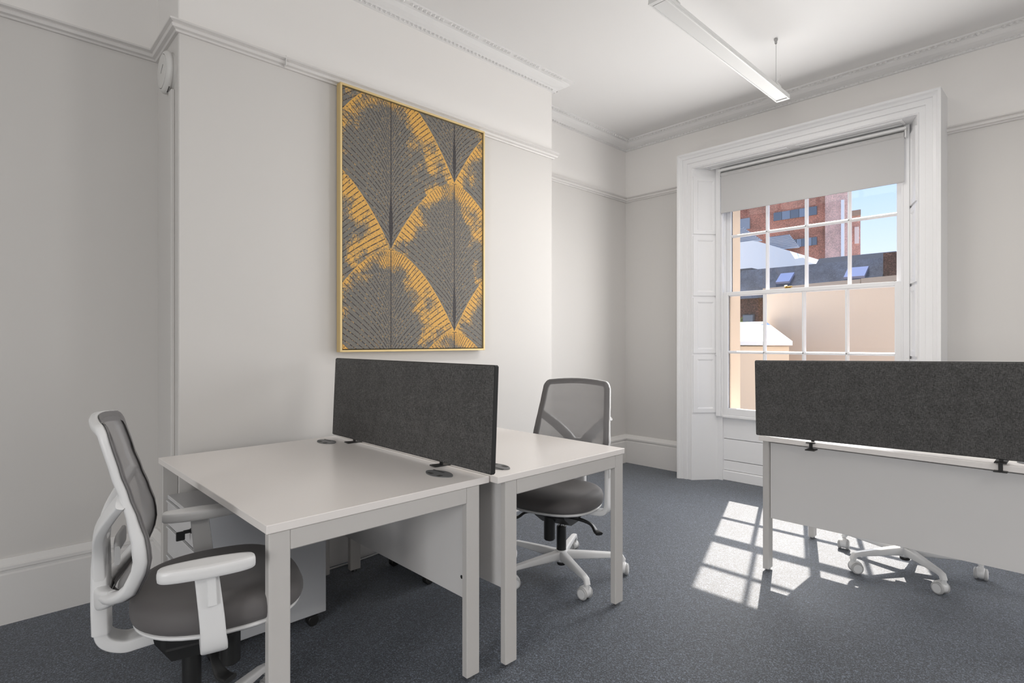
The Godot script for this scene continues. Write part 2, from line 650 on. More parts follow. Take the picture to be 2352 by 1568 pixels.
func sash(called: String, x: float, y0: float, y1: float, z0: float, z1: float, bottom: float, top: float, parent: Node3D, horn: bool) -> void:
	# wooden frame, glazing bars between 4 by 2 panes, and the panes
	var st := 0.052
	var m := MB.new()
	m.bx(Vector3(x - 0.02, y0, z0), Vector3(x + 0.02, y1, z0 + st), 0.004)
	m.bx(Vector3(x - 0.02, y0, z1 - st), Vector3(x + 0.02, y1, z1), 0.004)
	m.bx(Vector3(x - 0.02, y0, z0 + st), Vector3(x + 0.02, y0 + bottom, z1 - st), 0.004)
	m.bx(Vector3(x - 0.02, y1 - top, z0 + st), Vector3(x + 0.02, y1, z1 - st), 0.004)
	var o := part(called, m, M.window_paint, parent)
	var gz0 := z0 + st
	var gz1 := z1 - st
	var gy0 := y0 + bottom
	var gy1 := y1 - top
	var w := (gz1 - gz0) / 4.0
	var h := (gy1 - gy0) / 2.0
	for i in 3:
		var b := MB.new()
		var z := gz0 + w * (i + 1)
		b.prism([Vector3(x - 0.02, gy0, z - 0.004), Vector3(x - 0.006, gy0, z - 0.0115), Vector3(x + 0.018, gy0, z - 0.0115), Vector3(x + 0.018, gy0, z + 0.0115), Vector3(x - 0.006, gy0, z + 0.0115), Vector3(x - 0.02, gy0, z + 0.004)], Vector3(0, gy1 - gy0, 0))
		part("glazing_bar", b, M.window_paint, o)
	var b := MB.new()
	var y := gy0 + h
	b.prism([Vector3(x - 0.02, y - 0.004, gz0), Vector3(x - 0.006, y - 0.0115, gz0), Vector3(x + 0.018, y - 0.0115, gz0), Vector3(x + 0.018, y + 0.0115, gz0), Vector3(x - 0.006, y + 0.0115, gz0), Vector3(x - 0.02, y + 0.004, gz0)], Vector3(0, 0, gz1 - gz0))
	part("glazing_bar", b, M.window_paint, o)
	for i in 4:
		for j in 2:
			var g := MB.new()
			var a := Vector3(x + 0.006, gy0 + j * h + 0.011, gz0 + i * w + 0.011)
			var e := Vector3(x + 0.006, gy0 + (j + 1) * h - 0.011, gz0 + (i + 1) * w - 0.011)
			if i == 0:
				a.z = gz0
			if i == 3:
				e.z = gz1
			if j == 0:
				a.y = gy0
			if j == 1:
				e.y = gy1
			g.face([a, Vector3(a.x, e.y, a.z), e, Vector3(a.x, a.y, e.z)], a + Vector3(1, 0, 0))
			part("pane", g, M.pane_glass, o)
	# old dark line between glass and wood
	var p := MB.new()
	for s in [[gz0 + 0.0015, gz0 + 0.0045]]:
		p.bx(Vector3(x + 0.001, gy0, s[0]), Vector3(x + 0.005, gy1, s[1]))
	part("putty_line", p, M.putty, o)

func panel_strip(m: MB, a: Vector3, along: Vector3, out: Vector3, y0: float, y1: float) -> void:
	# raised frame round a sunk panel: a = foot of the panel's left edge (y ignored)
	var w := along.length()
	var d := along.normalized()
	var prof := [[0.0, 0.0], [0.014, 0.0], [0.010, 0.006], [0.0, 0.008]]
	var p := func(s: float, y: float) -> Vector3: return Vector3(a.x, y, a.z) + d * s
	m.mould(p.call(0.0, y0), p.call(w, y0), Vector3.UP, out, prof, 0.0, 0.0)
	m.mould(p.call(0.0, y1), p.call(w, y1), Vector3.DOWN, out, prof, 0.0, 0.0)
	m.mould(p.call(0.0, y0), p.call(0.0, y1), d, out, prof, 0.0, 0.0)
	m.mould(p.call(w, y0), p.call(w, y1), -d, out, prof, 0.0, 0.0)

func window(n: int, at: Vector3, turn := 0.0) -> void:
	var w := Node3D.new()
	w.name = "window_%d" % n
	w.set_meta("kind", "structure")
	add_child(w)
	w.position = at
	w.rotation.y = turn
	var T := 2.772
	var L0 := -2.455
	var R0 := -0.812
	var xf := 4.60
	# casing: a wide moulded architrave boxed out from the wall
	var prof := [[0, -0.21], [0, 0.0], [0.006, 0.006], [0.012, 0.0], [0.045, 0.0], [0.049, 0.010], [0.085, 0.010], [0.089, 0.018], [0.106, 0.022], [0.118, 0.034], [0.134, 0.034], [0.134, -0.21]]
	var front := Vector3(-1, 0, 0)
	var c := MB.new()
	c.mould(Vector3(xf, 0, L0), Vector3(xf, T, L0), Vector3(0, 0, -1), front, prof, 0.0, 1.0)
	part("casing", c, M.window_paint, w)
	c = MB.new()
	c.mould(Vector3(xf, 0, R0), Vector3(xf, T, R0), Vector3(0, 0, 1), front, prof, 0.0, 1.0)
	part("casing", c, M.window_paint, w)
	c = MB.new()
	c.mould(Vector3(xf, T, L0), Vector3(xf, T, R0), Vector3.UP, front, prof, 1.0, 1.0)
	part("casing", c, M.window_paint, w)
	# splayed shutter cases either side
	var LB := Vector3(4.79, 0, -2.312)
	var RB := Vector3(4.79, 0, -0.884)
	for s in [["L", L0, LB, -2.462, -2.268], ["R", R0, RB, -0.805, -0.926]]:
		var m := MB.new()
		var b: Vector3 = s[2]
		m.prism([Vector3(xf, 0, s[1]), Vector3(b.x, 0, b.z), Vector3(4.79, 0, s[4]), Vector3(4.90, 0, s[4]), Vector3(4.90, 0, s[3]), Vector3(xf + 0.01, 0, s[3])], Vector3(0, T, 0))
		var o := part("shutter_case", m, M.window_paint, w)
		var f := Vector3(xf, 0, s[1])
		var al := Vector3(b.x - f.x, 0, b.z - f.z)
		var out := Vector3(al.z, 0, -al.x).normalized()
		if out.x > 0:
			out = -out
		for q in [[0.60, 1.11], [1.13, 1.62], [1.64, 2.17], [2.19, 2.70]]:
			# each shutter leaf: stiles and rails proud of a sunk panel
			var pm := MB.new()
			var d := al.normalized()
			var wd := al.length()
			var st := 0.042
			var th := 0.010
			var pt := func(u: float, y: float, h: float) -> Vector3: return f + d * u + Vector3(0, y, 0) + out * h
			var ring := [[0.004, q[0]], [wd - 0.008, q[0]], [wd - 0.008, q[1]], [0.004, q[1]]]
			var inn := [[st, q[0] + 0.035], [wd - st, q[0] + 0.035], [wd - st, q[1] - 0.035], [st, q[1] - 0.035]]
			var inb := [[st + 0.012, q[0] + 0.047], [wd - st - 0.012, q[0] + 0.047], [wd - st - 0.012, q[1] - 0.047], [st + 0.012, q[1] - 0.047]]
			var deep: Vector3 = pt.call(wd / 2, (q[0] + q[1]) / 2, -0.1)
			for i in 4:
				var j := (i + 1) % 4
				pm.face([pt.call(ring[i][0], ring[i][1], th), pt.call(ring[j][0], ring[j][1], th), pt.call(inn[j][0], inn[j][1], th), pt.call(inn[i][0], inn[i][1], th)], deep)
				pm.face([pt.call(inn[i][0], inn[i][1], th), pt.call(inn[j][0], inn[j][1], th), pt.call(inb[j][0], inb[j][1], 0.002), pt.call(inb[i][0], inb[i][1], 0.002)], deep)
				pm.face([pt.call(ring[i][0], ring[i][1], th), pt.call(ring[j][0], ring[j][1], th), pt.call(ring[j][0], ring[j][1], 0.0), pt.call(ring[i][0], ring[i][1], 0.0)], pt.call(wd / 2, (q[0] + q[1]) / 2, 0.0))
			pm.face([pt.call(inb[0][0], inb[0][1], 0.002), pt.call(inb[1][0], inb[1][1], 0.002), pt.call(inb[2][0], inb[2][1], 0.002), pt.call(inb[3][0], inb[3][1], 0.002)], deep)
			part("shutter_leaf", pm, M.window_paint, o)
		var kn := MB.new()
		kn.tube([pt_on(f, al, out, 0.90, 1.115, 0.010), pt_on(f, al, out, 0.90, 1.115, 0.03)], [0.006, 0.009], 10)
		part("shutter_knob", kn, M.window_paint, o)
	# head: soffit with two sunk panels
	var sf := MB.new()
	sf.prism([Vector3(xf + 0.03, T - 0.002, L0), Vector3(xf + 0.03, T - 0.002, R0), Vector3(4.79, T - 0.002, RB.z), Vector3(4.9, T - 0.002, RB.z), Vector3(4.9, T - 0.002, LB.z), Vector3(4.79, T - 0.002, LB.z)], Vector3(0, 0.05, 0))
	var so := part("soffit", sf, M.window_paint, w)
	for q in [[-2.36, -1.66], [-1.60, -0.90]]:
		var pm := MB.new()
		for k in [[4.622, 4.640], [4.722, 4.740]]:
			pm.bx(Vector3(k[0], T - 0.009, q[0]), Vector3(k[1], T + 0.004, q[1]), 0.002)
		for k in [q[0], q[1] - 0.018]:
			pm.bx(Vector3(4.640, T - 0.009, k), Vector3(4.722, T + 0.004, k + 0.018), 0.002)
		part("panel_moulding", pm, M.window_paint, so)
	# box frame that the sashes slide in
	var bf := MB.new()
	for s in [[-2.315, -2.272, -2.256], [-0.884, -0.920, -0.936]]:
		bf.bx(Vector3(4.755, 0.57, s[0]), Vector3(4.780, T, s[1]), 0.003)
		bf.bx(Vector3(4.78, 0.57, s[0]), Vector3(4.90, T, s[1]))
		bf.bx(Vector3(4.826, 0.57, s[0]), Vector3(4.834, T, s[2]))
		bf.bx(Vector3(4.765, 0.57, s[1]), Vector3(4.778, T, s[2]), 0.003)
	bf.bx(Vector3(4.765, 2.70, -2.30), Vector3(4.90, T, -0.89))
	part("box_frame", bf, M.window_paint, w)
	sash("lower_sash", 4.80, 0.585, 1.668, -2.266, -0.926, 0.060, 0.034, w, false)
	sash("upper_sash", 4.86, 1.634, 2.715, -2.266, -0.926, 0.034, 0.05, w, true)
	var lk := MB.new()
	lk.box(Vector3(4.815, 1.672, -1.72), Vector3(0.03, 0.008, 0.05), 0.002)
	lk.tube([Vector3(4.81, 1.675, -1.735), Vector3(4.80, 1.692, -1.735)], [0.008, 0.012], 10)
	lk.tube([Vector3(4.81, 1.680, -1.73), Vector3(4.80, 1.682, -1.685)], [0.006, 0.005], 8)
	part("sash_fastener", lk, M.brass, w)
	# sill board, boarded apron and plinth under the window
	var sb := MB.new()
	sb.bx(Vector3(4.775, 0.558, -2.36), Vector3(4.905, 0.586, -0.845), 0.006)
	sb.bx(Vector3(4.885, 0.50, -2.27), Vector3(5.13, 0.575, -0.90))
	part("sill", sb, M.window_paint, w)
	var yy := [0.088, 0.176, 0.368, 0.558]
	for i in 3:
		var ap := MB.new()
		ap.bx(Vector3(4.82, yy[i] + 0.002, -2.385), Vector3(4.88, yy[i + 1] - 0.002, -0.84), 0.004)
		part("apron_board", ap, M.window_paint, w)
	var pl := MB.new()
	pl.bx(Vector3(4.805, 0, -2.39), Vector3(4.88, 0.088, -0.83), 0.006)
	part("plinth", pl, M.window_paint, w)
	# rendered reveal of the outside wall
	for s in [[-2.47, -2.245], [-0.935, -0.80]]:
		var ev := MB.new()
		ev.bx(Vector3(4.905, 0.5, s[0]), Vector3(5.10, 2.8, s[1]))
		part("outer_reveal", ev, M.render_tan, w)

func pt_on(f: Vector3, al: Vector3, out: Vector3, u: float, y: float, h: float) -> Vector3:
	return f + al * u + Vector3(0, y, 0) + out * h

# ------------------------------------------------------------------ furniture
func make_desk(called: String, label: String, at: Vector3, turn: float, slots: Array) -> Node3D:
	# local: user sits at -x, back edge at +x; origin on the floor under the middle of the back edge
	var t := thing(called, label, "desk", at, turn, "white office desks")
	var W := 0.812
	var H := 0.62
	var top := MB.new()
	top.bx(Vector3(-W, 0.7055, -H), Vector3(0, 0.73, H), 0.0015)
	part("desktop", top, M.desk_laminate, t)
	for s in [-1.0, 1.0]:
		var zo: float = s * (H - 0.004)
		var zi: float = s * (H - 0.034)
		var xa := -W + 0.008
		var xb := -0.044
		for x in [[xa, xa + 0.06], [xb - 0.06, xb]]:
			var m := MB.new()
			m.bx(Vector3(x[0], 0.012, zi), Vector3(x[1], 0.7055, zo), 0.003)
			var leg := part("leg", m, M.desk_metal, t)
			var ft := MB.new()
			ft.cyl(Vector3((x[0] + x[1]) / 2, 0.0, (zi + zo) / 2), Vector3((x[0] + x[1]) / 2, 0.014, (zi + zo) / 2), 0.014, 14)
			part("levelling_foot", ft, M.foot_metal, leg)
		var r := MB.new()
		r.bx(Vector3(xa + 0.06, 0.6465, zi), Vector3(xb - 0.06, 0.7055, zo), 0.003)
		part("end_rail", r, M.desk_metal, t)
	for x in [-W + 0.11, -0.13]:
		var b := MB.new()
		b.bx(Vector3(x - 0.02, 0.655, -H + 0.034), Vector3(x + 0.02, 0.7050, H - 0.034), 0.002)
		part("cross_beam", b, M.desk_metal, t)
	var mp := MB.new()
	mp.bx(Vector3(-0.084, 0.285, -H + 0.036), Vector3(-0.066, 0.690, H - 0.036), 0.001)
	var mo := part("modesty_panel", mp, M.desk_panel, t)
	for s in [-1.0, 1.0]:
		var h := MB.new()
		h.cyl(Vector3(-0.0845, 0.36, s * (H - 0.06)), Vector3(-0.0835, 0.36, s * (H - 0.06)), 0.007, 12)
		part("screw_hole", h, M.hole_black, mo)
	for z in slots:
		var p := MB.new()
		var pts := []
		for i in 28:
			var a := TAU * i / 28.0
			var ca := cos(a)
			var sa := sin(a)
			pts.append(Vector3(-0.115 + 0.040 * sa * (1.0 - 0.25 * ca * ca), 0.7301, z + 0.074 * ca))
		p.prism(pts, Vector3(0, 0.0025, 0))
		var po := part("cable_port", p, M.port_grey, t)
		for q in [[-0.022, -0.028, 0.007, 0.014], [-0.022, 0.032, 0.009, 0.009], [0.020, -0.030, 0.003, 0.034]]:
			var sl := MB.new()
			sl.box(Vector3(-0.115 + q[0], 0.7330, z + q[1]), Vector3(q[2] * 2, 0.001, q[3] * 2))
			part("cable_slot", sl, M.port_slot, po)
	return t

func make_screen(label: String, at: Vector3, turn: float, lean: float, tilt: float, clamps: Array, gap: float, stem: float) -> Node3D:
	# local: length along z, faces +-x, origin at the middle of its foot
	var t := thing("desk_screen", label, "desk divider", at, 0.0, "fabric desk screens")
	t.basis = Basis(Vector3.UP, turn) * Basis(Vector3(0, 0, 1), lean) * Basis(Vector3(1, 0, 0), tilt)
	var L := 0.622
	var Hh := 0.40
	for s in [-1.0, 1.0]:
		var m := MB.new()
		m.bx(Vector3(0.0005 * s, 0.002, -L), Vector3(0.0145 * s, Hh - 0.002, L), 0.003)
		part("fabric_face", m, M.screen_fabric, t)
	var e := MB.new()
	e.bx(Vector3(-0.0125, 0.0, -L - 0.003), Vector3(0.0125, Hh + 0.001, L + 0.003), 0.005)
	part("edge_trim", e, M.screen_edge, t)
	for z in clamps:
		var c := MB.new()
		c.bx(Vector3(-0.045, -gap + 0.001, z - 0.02), Vector3(0.045, -gap + 0.005, z + 0.02), 0.001)
		c.bx(Vector3(stem - 0.004, -gap - 0.030, z - 0.007), Vector3(stem + 0.004, -gap + 0.004, z + 0.007))
		c.bx(Vector3(-0.004, -gap + 0.003, z - 0.007), Vector3(0.004, 0.01, z + 0.007))
		c.bx(Vector3(stem - 0.022, -gap - 0.034, z - 0.022), Vector3(stem + 0.03, -gap - 0.029, z + 0.022), 0.001)
		part("clamp", c, M.clamp_black, t)
	return t

func smooth_path(pts: Array, per := 5) -> Array:
	var o := []
	for i in pts.size() - 1:
		var p0: Vector3 = pts[maxi(i - 1, 0)]
		var p1: Vector3 = pts[i]
		var p2: Vector3 = pts[i + 1]
		var p3: Vector3 = pts[mini(i + 2, pts.size() - 1)]
		for k in per:
			o.append(p1.cubic_interpolate(p2, p0, p3, float(k) / per))
	o.append(pts[-1])
	return o

func back_x(h: float) -> float:
	# depth of the back at height h above the seat pan
	var K := [[0.06, -0.190], [0.10, -0.155], [0.14, -0.124], [0.18, -0.106], [0.22, -0.100], [0.264, -0.104], [0.32, -0.120], [0.38, -0.140], [0.45, -0.162], [0.53, -0.183], [0.58, -0.196], [0.62, -0.206]]
	if h <= K[0][0]:
		return K[0][1]
	for i in K.size() - 1:
		if h <= K[i + 1][0]:
			return lerpf(K[i][1], K[i + 1][1], smoothstep(0.0, 1.0, (h - K[i][0]) / (K[i + 1][0] - K[i][0])) * 0.4 + 0.6 * (h - K[i][0]) / (K[i + 1][0] - K[i][0]))
	return K[-1][1]

func back_half(h: float) -> float:
	return lerpf(0.222, 0.190, clampf((h - 0.25) / 0.33, 0.0, 1.0)) - 0.05 * pow(clampf((0.25 - h) / 0.15, 0.0, 1.0), 1.5)

func back_at(z: float, h: float) -> Vector3:
	var w := back_half(h)
	return Vector3(back_x(h) - 0.028 * (1.0 - (z / w) * (z / w)), h, z)

func make_chair(label: String, at: Vector3, turn: float, S: float, B: float, base_turn: float, arm_h: float) -> Node3D:
	# local: faces +x, origin on the floor under the column; S = height of the seat pan, B = how far the back is raised
	var t := thing("office_chair", label, "office chair", at, turn, "white framed task chairs")
	# cushion
	var cu := MB.new()
	var rows := []
	var shape := func(a: float, k: float) -> Vector2:
		var n := 2.6
		var ca := cos(a)
		var sa := sin(a)
		return Vector2(0.076 + 0.228 * k * signf(ca) * pow(absf(ca), 2.0 / n), (0.248 - 0.02 * maxf(0.0, -ca)) * k * signf(sa) * pow(absf(sa), 2.0 / n))
	for q in [[0.93, 0.002], [0.985, 0.012], [1.0, 0.026], [0.998, 0.044], [0.975, 0.062], [0.92, 0.074], [0.82, 0.081], [0.6, 0.081], [0.3, 0.078], [0.001, 0.077]]:
		var ro := PackedVector3Array()
		for i in 56:
			var p: Vector2 = shape.call(TAU * i / 56.0, q[0])
			var dip := pow(maxf(0.0, p.x - 0.16), 2.0) * 1.1
			ro.append(Vector3(p.x, S + q[1] - dip * q[1] / 0.066, p.y))
		rows.append(ro)
	cu.patch(rows, true)
	part("seat", cu, M.seat_fabric, t)
	var pn := MB.new()
	rows = []
	for q in [[0.02, -0.012], [0.7, -0.012], [0.93, -0.010], [0.965, -0.004], [0.965, 0.004], [0.90, 0.006], [0.02, 0.006]]:
		var ro := PackedVector3Array()
		for i in 48:
			var p: Vector2 = shape.call(TAU * i / 48.0, q[0])
			ro.append(Vector3(p.x, S + q[1], p.y))
		rows.append(ro)
	pn.patch(rows, true)
	part("seat_pan", pn, M.plastic_white, t)
	# mechanism, lever and knob
	var me := MB.new()
	me.prism([Vector3(-0.10, S - 0.012, -0.085), Vector3(0.17, S - 0.012, -0.085), Vector3(0.14, S - 0.065, -0.085), Vector3(0.06, S - 0.118, -0.085), Vector3(-0.05, S - 0.118, -0.085), Vector3(-0.09, S - 0.06, -0.085)], Vector3(0, 0, 0.17))
	me.box(Vector3(0.01, S - 0.038, 0), Vector3(0.17, 0.05, 0.30), 0.012)
	var mo := part("tilt_mechanism", me, M.plastic_black, t)
	for q in [-1.0, 1.0]:
		var le := MB.new()
		le.sbar(smooth_path([Vector3(0.05, S - 0.075, q * 0.08), Vector3(0.05, S - 0.082, q * 0.15), Vector3(0.052, S - 0.095, q * 0.195), Vector3(0.066, S - 0.118, q * 0.225), Vector3(0.085, S - 0.122, q * 0.25)]), Vector3(1, 0, 0), [[0.022, 0.018], [0.020, 0.016], [0.022, 0.014], [0.034, 0.016], [0.040, 0.016]], 0.7)
		part("lever", le, M.plastic_black, mo)
	var kn := MB.new()
	kn.cyl(Vector3(0.10, S - 0.05, 0.02), Vector3(0.10, S - 0.195, 0.02), 0.029, 20, 0.006)
	part("tension_knob", kn, M.plastic_black, mo)
	# gas column
	var gc := MB.new()
	gc.cyl(Vector3(0, 0.045, 0), Vector3(0, 0.045 + 0.02, 0), 0.024, 20, 0.004)
	gc.cyl(Vector3(0, 0.10, 0), Vector3(0, S - 0.145, 0), 0.0255, 24, 0.004)
	part("gas_column", gc, M.plastic_black, t)
	var pi := MB.new()
	pi.cyl(Vector3(0, S - 0.15, 0), Vector3(0, S - 0.10, 0), 0.014, 16)
	part("piston", pi, M.chrome, t)
	# five-star base
	var hu := MB.new()
	hu.lathe(Vector3.ZERO, [[0.02, 0.066], [0.033, 0.066], [0.037, 0.075], [0.036, 0.105], [0.033, 0.122], [0.027, 0.126], [0.02, 0.126]], 24)
	part("base_hub", hu, M.plastic_white, t)
	for k in 5:
		var a := base_turn + TAU * k / 5.0
		var d := Vector3(cos(a), 0, sin(a))
		var sd := Vector3(-sin(a), 0, cos(a))
		var lg := MB.new()
		lg.sbar([Vector3(0, 0.097, 0) + d * 0.02, Vector3(0, 0.098, 0) + d * 0.12, Vector3(0, 0.097, 0) + d * 0.29, Vector3(0, 0.092, 0) + d * 0.318, Vector3(0, 0.070, 0) + d * 0.330], sd, [[0.046, 0.050], [0.038, 0.042], [0.030, 0.026], [0.030, 0.026], [0.028, 0.026]], 0.55)
		var lo := part("base_leg", lg, M.plastic_white, t)
		var sw := a + 1.9 + k * 0.8
		var cd := Vector3(cos(sw), 0, sin(sw))
		var cs := Vector3(-sin(sw), 0, cos(sw))
		var cc := d * 0.330 + cd * 0.016
		var hd := MB.new()
		hd.xf = Transform3D(Basis(cd, Vector3.UP, cs), cc)
		hd.patch([hd.ring(Vector3(0, 0.034, -0.017), Vector3(0.026, 0, 0), Vector3(0, 0.026, 0), 18), hd.ring(Vector3(0, 0.036, -0.012), Vector3(0.031, 0, 0), Vector3(0, 0.029, 0), 18), hd.ring(Vector3(0, 0.036, 0.012), Vector3(0.031, 0, 0), Vector3(0, 0.029, 0), 18), hd.ring(Vector3(0, 0.034, 0.017), Vector3(0.026, 0, 0), Vector3(0, 0.026, 0), 18)], true)
		hd.cyl(Vector3(-0.016, 0.05, 0), Vector3(-0.016, 0.078, 0), 0.011, 12)
		var ho := part("caster_hood", hd, M.plastic_white, lo)
		for s in [-1.0, 1.0]:
			var wh := MB.new()
			wh.xf = hd.xf
			wh.cyl(Vector3(0, 0.030, s * 0.0135), Vector3(0, 0.030, s * 0.028), 0.030, 22, 0.004)
			var wo := part("caster_wheel", wh, M.plastic_grey, lo)
			var cp := MB.new()
			cp.xf = hd.xf
			cp.cyl(Vector3(0, 0.030, s * 0.027), Vector3(0, 0.030, s * 0.0295), 0.0215, 20, 0.001)
			part("caster_cap", cp, M.plastic_white, lo)
	# J-shaped bar that carries the back
	var jb := MB.new()
	jb.sbar(smooth_path([Vector3(-0.02, S - 0.055, 0), Vector3(-0.12, S - 0.066, 0), Vector3(-0.165, S - 0.068, 0), Vector3(-0.205, S - 0.045, 0), Vector3(-0.215, S + 0.0, 0), Vector3(-0.215, S + 0.10, 0)], 6), Vector3(0, 0, 1), [[0.085, 0.036], [0.083, 0.036], [0.08, 0.036], [0.08, 0.038]], 0.35)
	part("back_bar", jb, M.plastic_white, t)
	# back: frame with a Y-shaped spine, and the mesh stretched over it
	var y0 := S + B
	var fr := MB.new()
	var loop := []
	var hb := 0.085
	var ht := 0.556
	var rc := 0.034
	var out2 := []
	# outline of the frame in (z, h): right side up, over the top, left side down, under
	for i in 13:
		var h := lerpf(hb + 0.07, ht - rc, i / 12.0)
		out2.append(Vector2(back_half(h), h))
	for i in range(1, 6):
		var a := PI / 2 * i / 6.0
		out2.append(Vector2(back_half(ht) - rc * (1.0 - cos(a)) * 0.9, ht - rc + rc * sin(a)))
	for i in 9:
		out2.append(Vector2(lerpf(back_half(ht) - rc, -back_half(ht) + rc, i / 8.0), ht + 0.010 * (1.0 - pow(i / 4.0 - 1.0, 2.0))))
	for i in range(5, 0, -1):
		var a := PI / 2 * i / 6.0
		out2.append(Vector2(-back_half(ht) + rc * (1.0 - cos(a)) * 0.9, ht - rc + rc * sin(a)))
	for i in range(12, -1, -1):
		var h := lerpf(hb + 0.07, ht - rc, i / 12.0)
		out2.append(Vector2(-back_half(h), h))
	for i in range(1, 12):
		var a := PI * i / 12.0
		out2.append(Vector2(-back_half(hb + 0.07) * cos(a), hb + 0.07 - 0.07 * pow(sin(a), 0.8)))
	for p in out2:
		loop.append(back_at(p.x, p.y) + Vector3(0, y0, 0))
	var C := Vector3(-0.19, y0 + 0.34, 0)
	rows = []
	var N := loop.size()
	for i in N:
		var d: Vector3 = (loop[(i + 1) % N] - loop[(i - 1 + N) % N]).normalized()
		var inw: Vector3 = (C - loop[i])
		inw = (inw - d * inw.dot(d))
		inw.x = 0.0
		inw = inw.normalized()
		var bk := Vector3(-1, 0, 0)
		bk = (bk - d * bk.dot(d)).normalized()
		var dep := 0.020 + 0.012 * clampf((0.36 - (loop[i].y - y0)) / 0.1, 0.0, 1.0)
		var ro := PackedVector3Array()
		for q in [[-0.004, -0.002], [0.010, 0.001], [0.024, 0.004], [0.022, 0.5], [0.014, 0.9], [0.002, 1.0], [-0.007, 0.8], [-0.008, 0.3]]:
			ro.append(loop[i] + inw * q[0] + bk * (q[1] * dep if q[1] > 0.01 else q[1]))
		rows.append(ro)
	fr.patch(rows, true, true)
	part("back_frame", fr, M.plastic_white, t)
	var sp := MB.new()
	sp.sbar(smooth_path([Vector3(-0.214, S - 0.02, 0), Vector3(-0.216, y0 + 0.06, 0), Vector3(-0.216, y0 + 0.16, 0), Vector3(-0.214, y0 + 0.235, 0)], 5), Vector3(0, 0, 1), [[0.092, 0.044], [0.092, 0.044], [0.088, 0.042], [0.075, 0.032]], 0.4)
	for s in [-1.0, 1.0]:
		var e: Vector3 = back_at(s * 0.208, 0.375) + Vector3(-0.016, y0, 0)
		sp.sbar(smooth_path([Vector3(-0.216, y0 + 0.13, s * 0.020), Vector3(-0.216, y0 + 0.21, s * 0.036), Vector3(-0.205, y0 + 0.285, s * 0.105), e], 6), Vector3(0, 0.6, -s), [[0.050, 0.036], [0.056, 0.032], [0.054, 0.028], [0.05, 0.022]], 0.5)
		var e2: Vector3 = back_at(s * 0.125, hb + 0.022) + Vector3(-0.016, y0, 0)
		sp.sbar(smooth_path([Vector3(-0.212, y0 + 0.085, s * 0.0), Vector3(-0.208, y0 + 0.085, s * 0.06), e2], 5), Vector3(0, 1, 0), [[0.062, 0.040], [0.058, 0.034], [0.034, 0.024]], 0.5)
	part("back_spine", sp, M.plastic_white, t)
	var ms := MB.new()
	rows = []
	for i in 41:
		var h := lerpf(hb + 0.012, ht + 0.006, 1.0 - pow(1.0 - i / 40.0, 1.6))
		var w := back_half(h) + 0.004
		if h > ht - rc:
			var q := (h - (ht - rc)) / rc
			w -= rc * 0.9 * (1.0 - sqrt(maxf(0.0, 1.0 - minf(q * q, 0.99))))
		if h < hb + 0.07:
			var q := (hb + 0.07 - h) / 0.07
			w *= sqrt(maxf(0.05, 1.0 - pow(q, 2.4)))
		var ro := PackedVector3Array()
		for j in 15:
			var z := lerpf(-w, w, j / 14.0)
			ro.append(back_at(z, h) + Vector3(0.007, y0, 0))
		rows.append(ro)
	ms.patch(rows)
	var mo2 := part("back_mesh", ms, M.mesh_fabric, t)
	# the doubled edge of the mesh, drawn over the front of the frame
	var be := MB.new()
	rows = []
	for i in N:
		var d: Vector3 = (loop[(i + 1) % N] - loop[(i - 1 + N) % N]).normalized()
		var inw: Vector3 = C - loop[i]
		inw = inw - d * inw.dot(d)
		inw.x = 0.0
		inw = inw.normalized()
		var ro := PackedVector3Array()
		for q in [[-0.0065, 0.002], [-0.003, 0.008], [0.010, 0.0095], [0.022, 0.0085]]:
			ro.append(loop[i] + inw * q[0] + Vector3(q[1], 0, 0))
		rows.append(ro)
	be.patch(rows, false, true)
	part("mesh_edge", be, M.mesh_edge, mo2)
	var lb := MB.new()
	lb.sbar(smooth_path([Vector3(-0.172, y0 + 0.205, -0.10), Vector3(-0.180, y0 + 0.205, 0), Vector3(-0.172, y0 + 0.205, 0.10)], 5), Vector3(0, 1, 0), [[0.05, 0.014]], 0.6)
	part("lumbar_pad", lb, M.plastic_grey, t)
	# armrests
	for s in [-1.0, 1.0]:
		var po := MB.new()
		po.sbar(smooth_path([Vector3(0.046, S - 0.022, s * 0.10), Vector3(0.046, S - 0.026, s * 0.20), Vector3(0.046, S - 0.022, s * 0.258), Vector3(0.044, S + 0.0, s * 0.277), Vector3(0.040, S + 0.06, s * 0.279), Vector3(0.028, S + arm_h - 0.03, s * 0.273)], 4), Vector3(1, 0, 0), [[0.065, 0.026], [0.065, 0.026], [0.064, 0.028], [0.060, 0.024], [0.058, 0.020], [0.055, 0.018]], 0.3)
		var ao := part("arm_post", po, M.plastic_white, t)
		var bt := MB.new()
		bt.bar([Vector3(0.038, S + arm_h - 0.028, s * 0.284), Vector3(0.041, S + arm_h - 0.105, s * 0.2905)], Vector3(1, 0, 0), [[0.022, 0.010]], 0.4)
		part("adjuster_button", bt, M.plastic_white, ao)
		var pd := MB.new()
		rows = []
		for q in [[0.90, 0.0], [0.98, 0.003], [1.0, 0.010], [1.0, 0.020], [0.96, 0.027], [0.88, 0.030], [0.6, 0.0312]]:
			var ro := PackedVector3Array()
			for i in 40:
				var a := TAU * i / 40.0
				var ca := cos(a)
				var sa := sin(a)
				var k: float = q[0]
				var x := 0.112 * signf(ca) * pow(absf(ca), 0.55) * (1.0 - (1.0 - k) * 0.4)
				var z := 0.040 * signf(sa) * pow(absf(sa), 0.62) * (1.0 - 0.18 * absf(x) / 0.112) * k
				ro.append(Vector3(0.031 + x, S + arm_h - 0.030 + q[1], s * 0.268 + z))
			rows.append(ro)
		pd.patch(rows, true)
		var under := []
		for p in rows[0]:
			under.append(p)
		pd.face(under, Vector3(0, S + arm_h, s * 0.268))
		var over := []
		for p in rows[-1]:
			over.append(p)
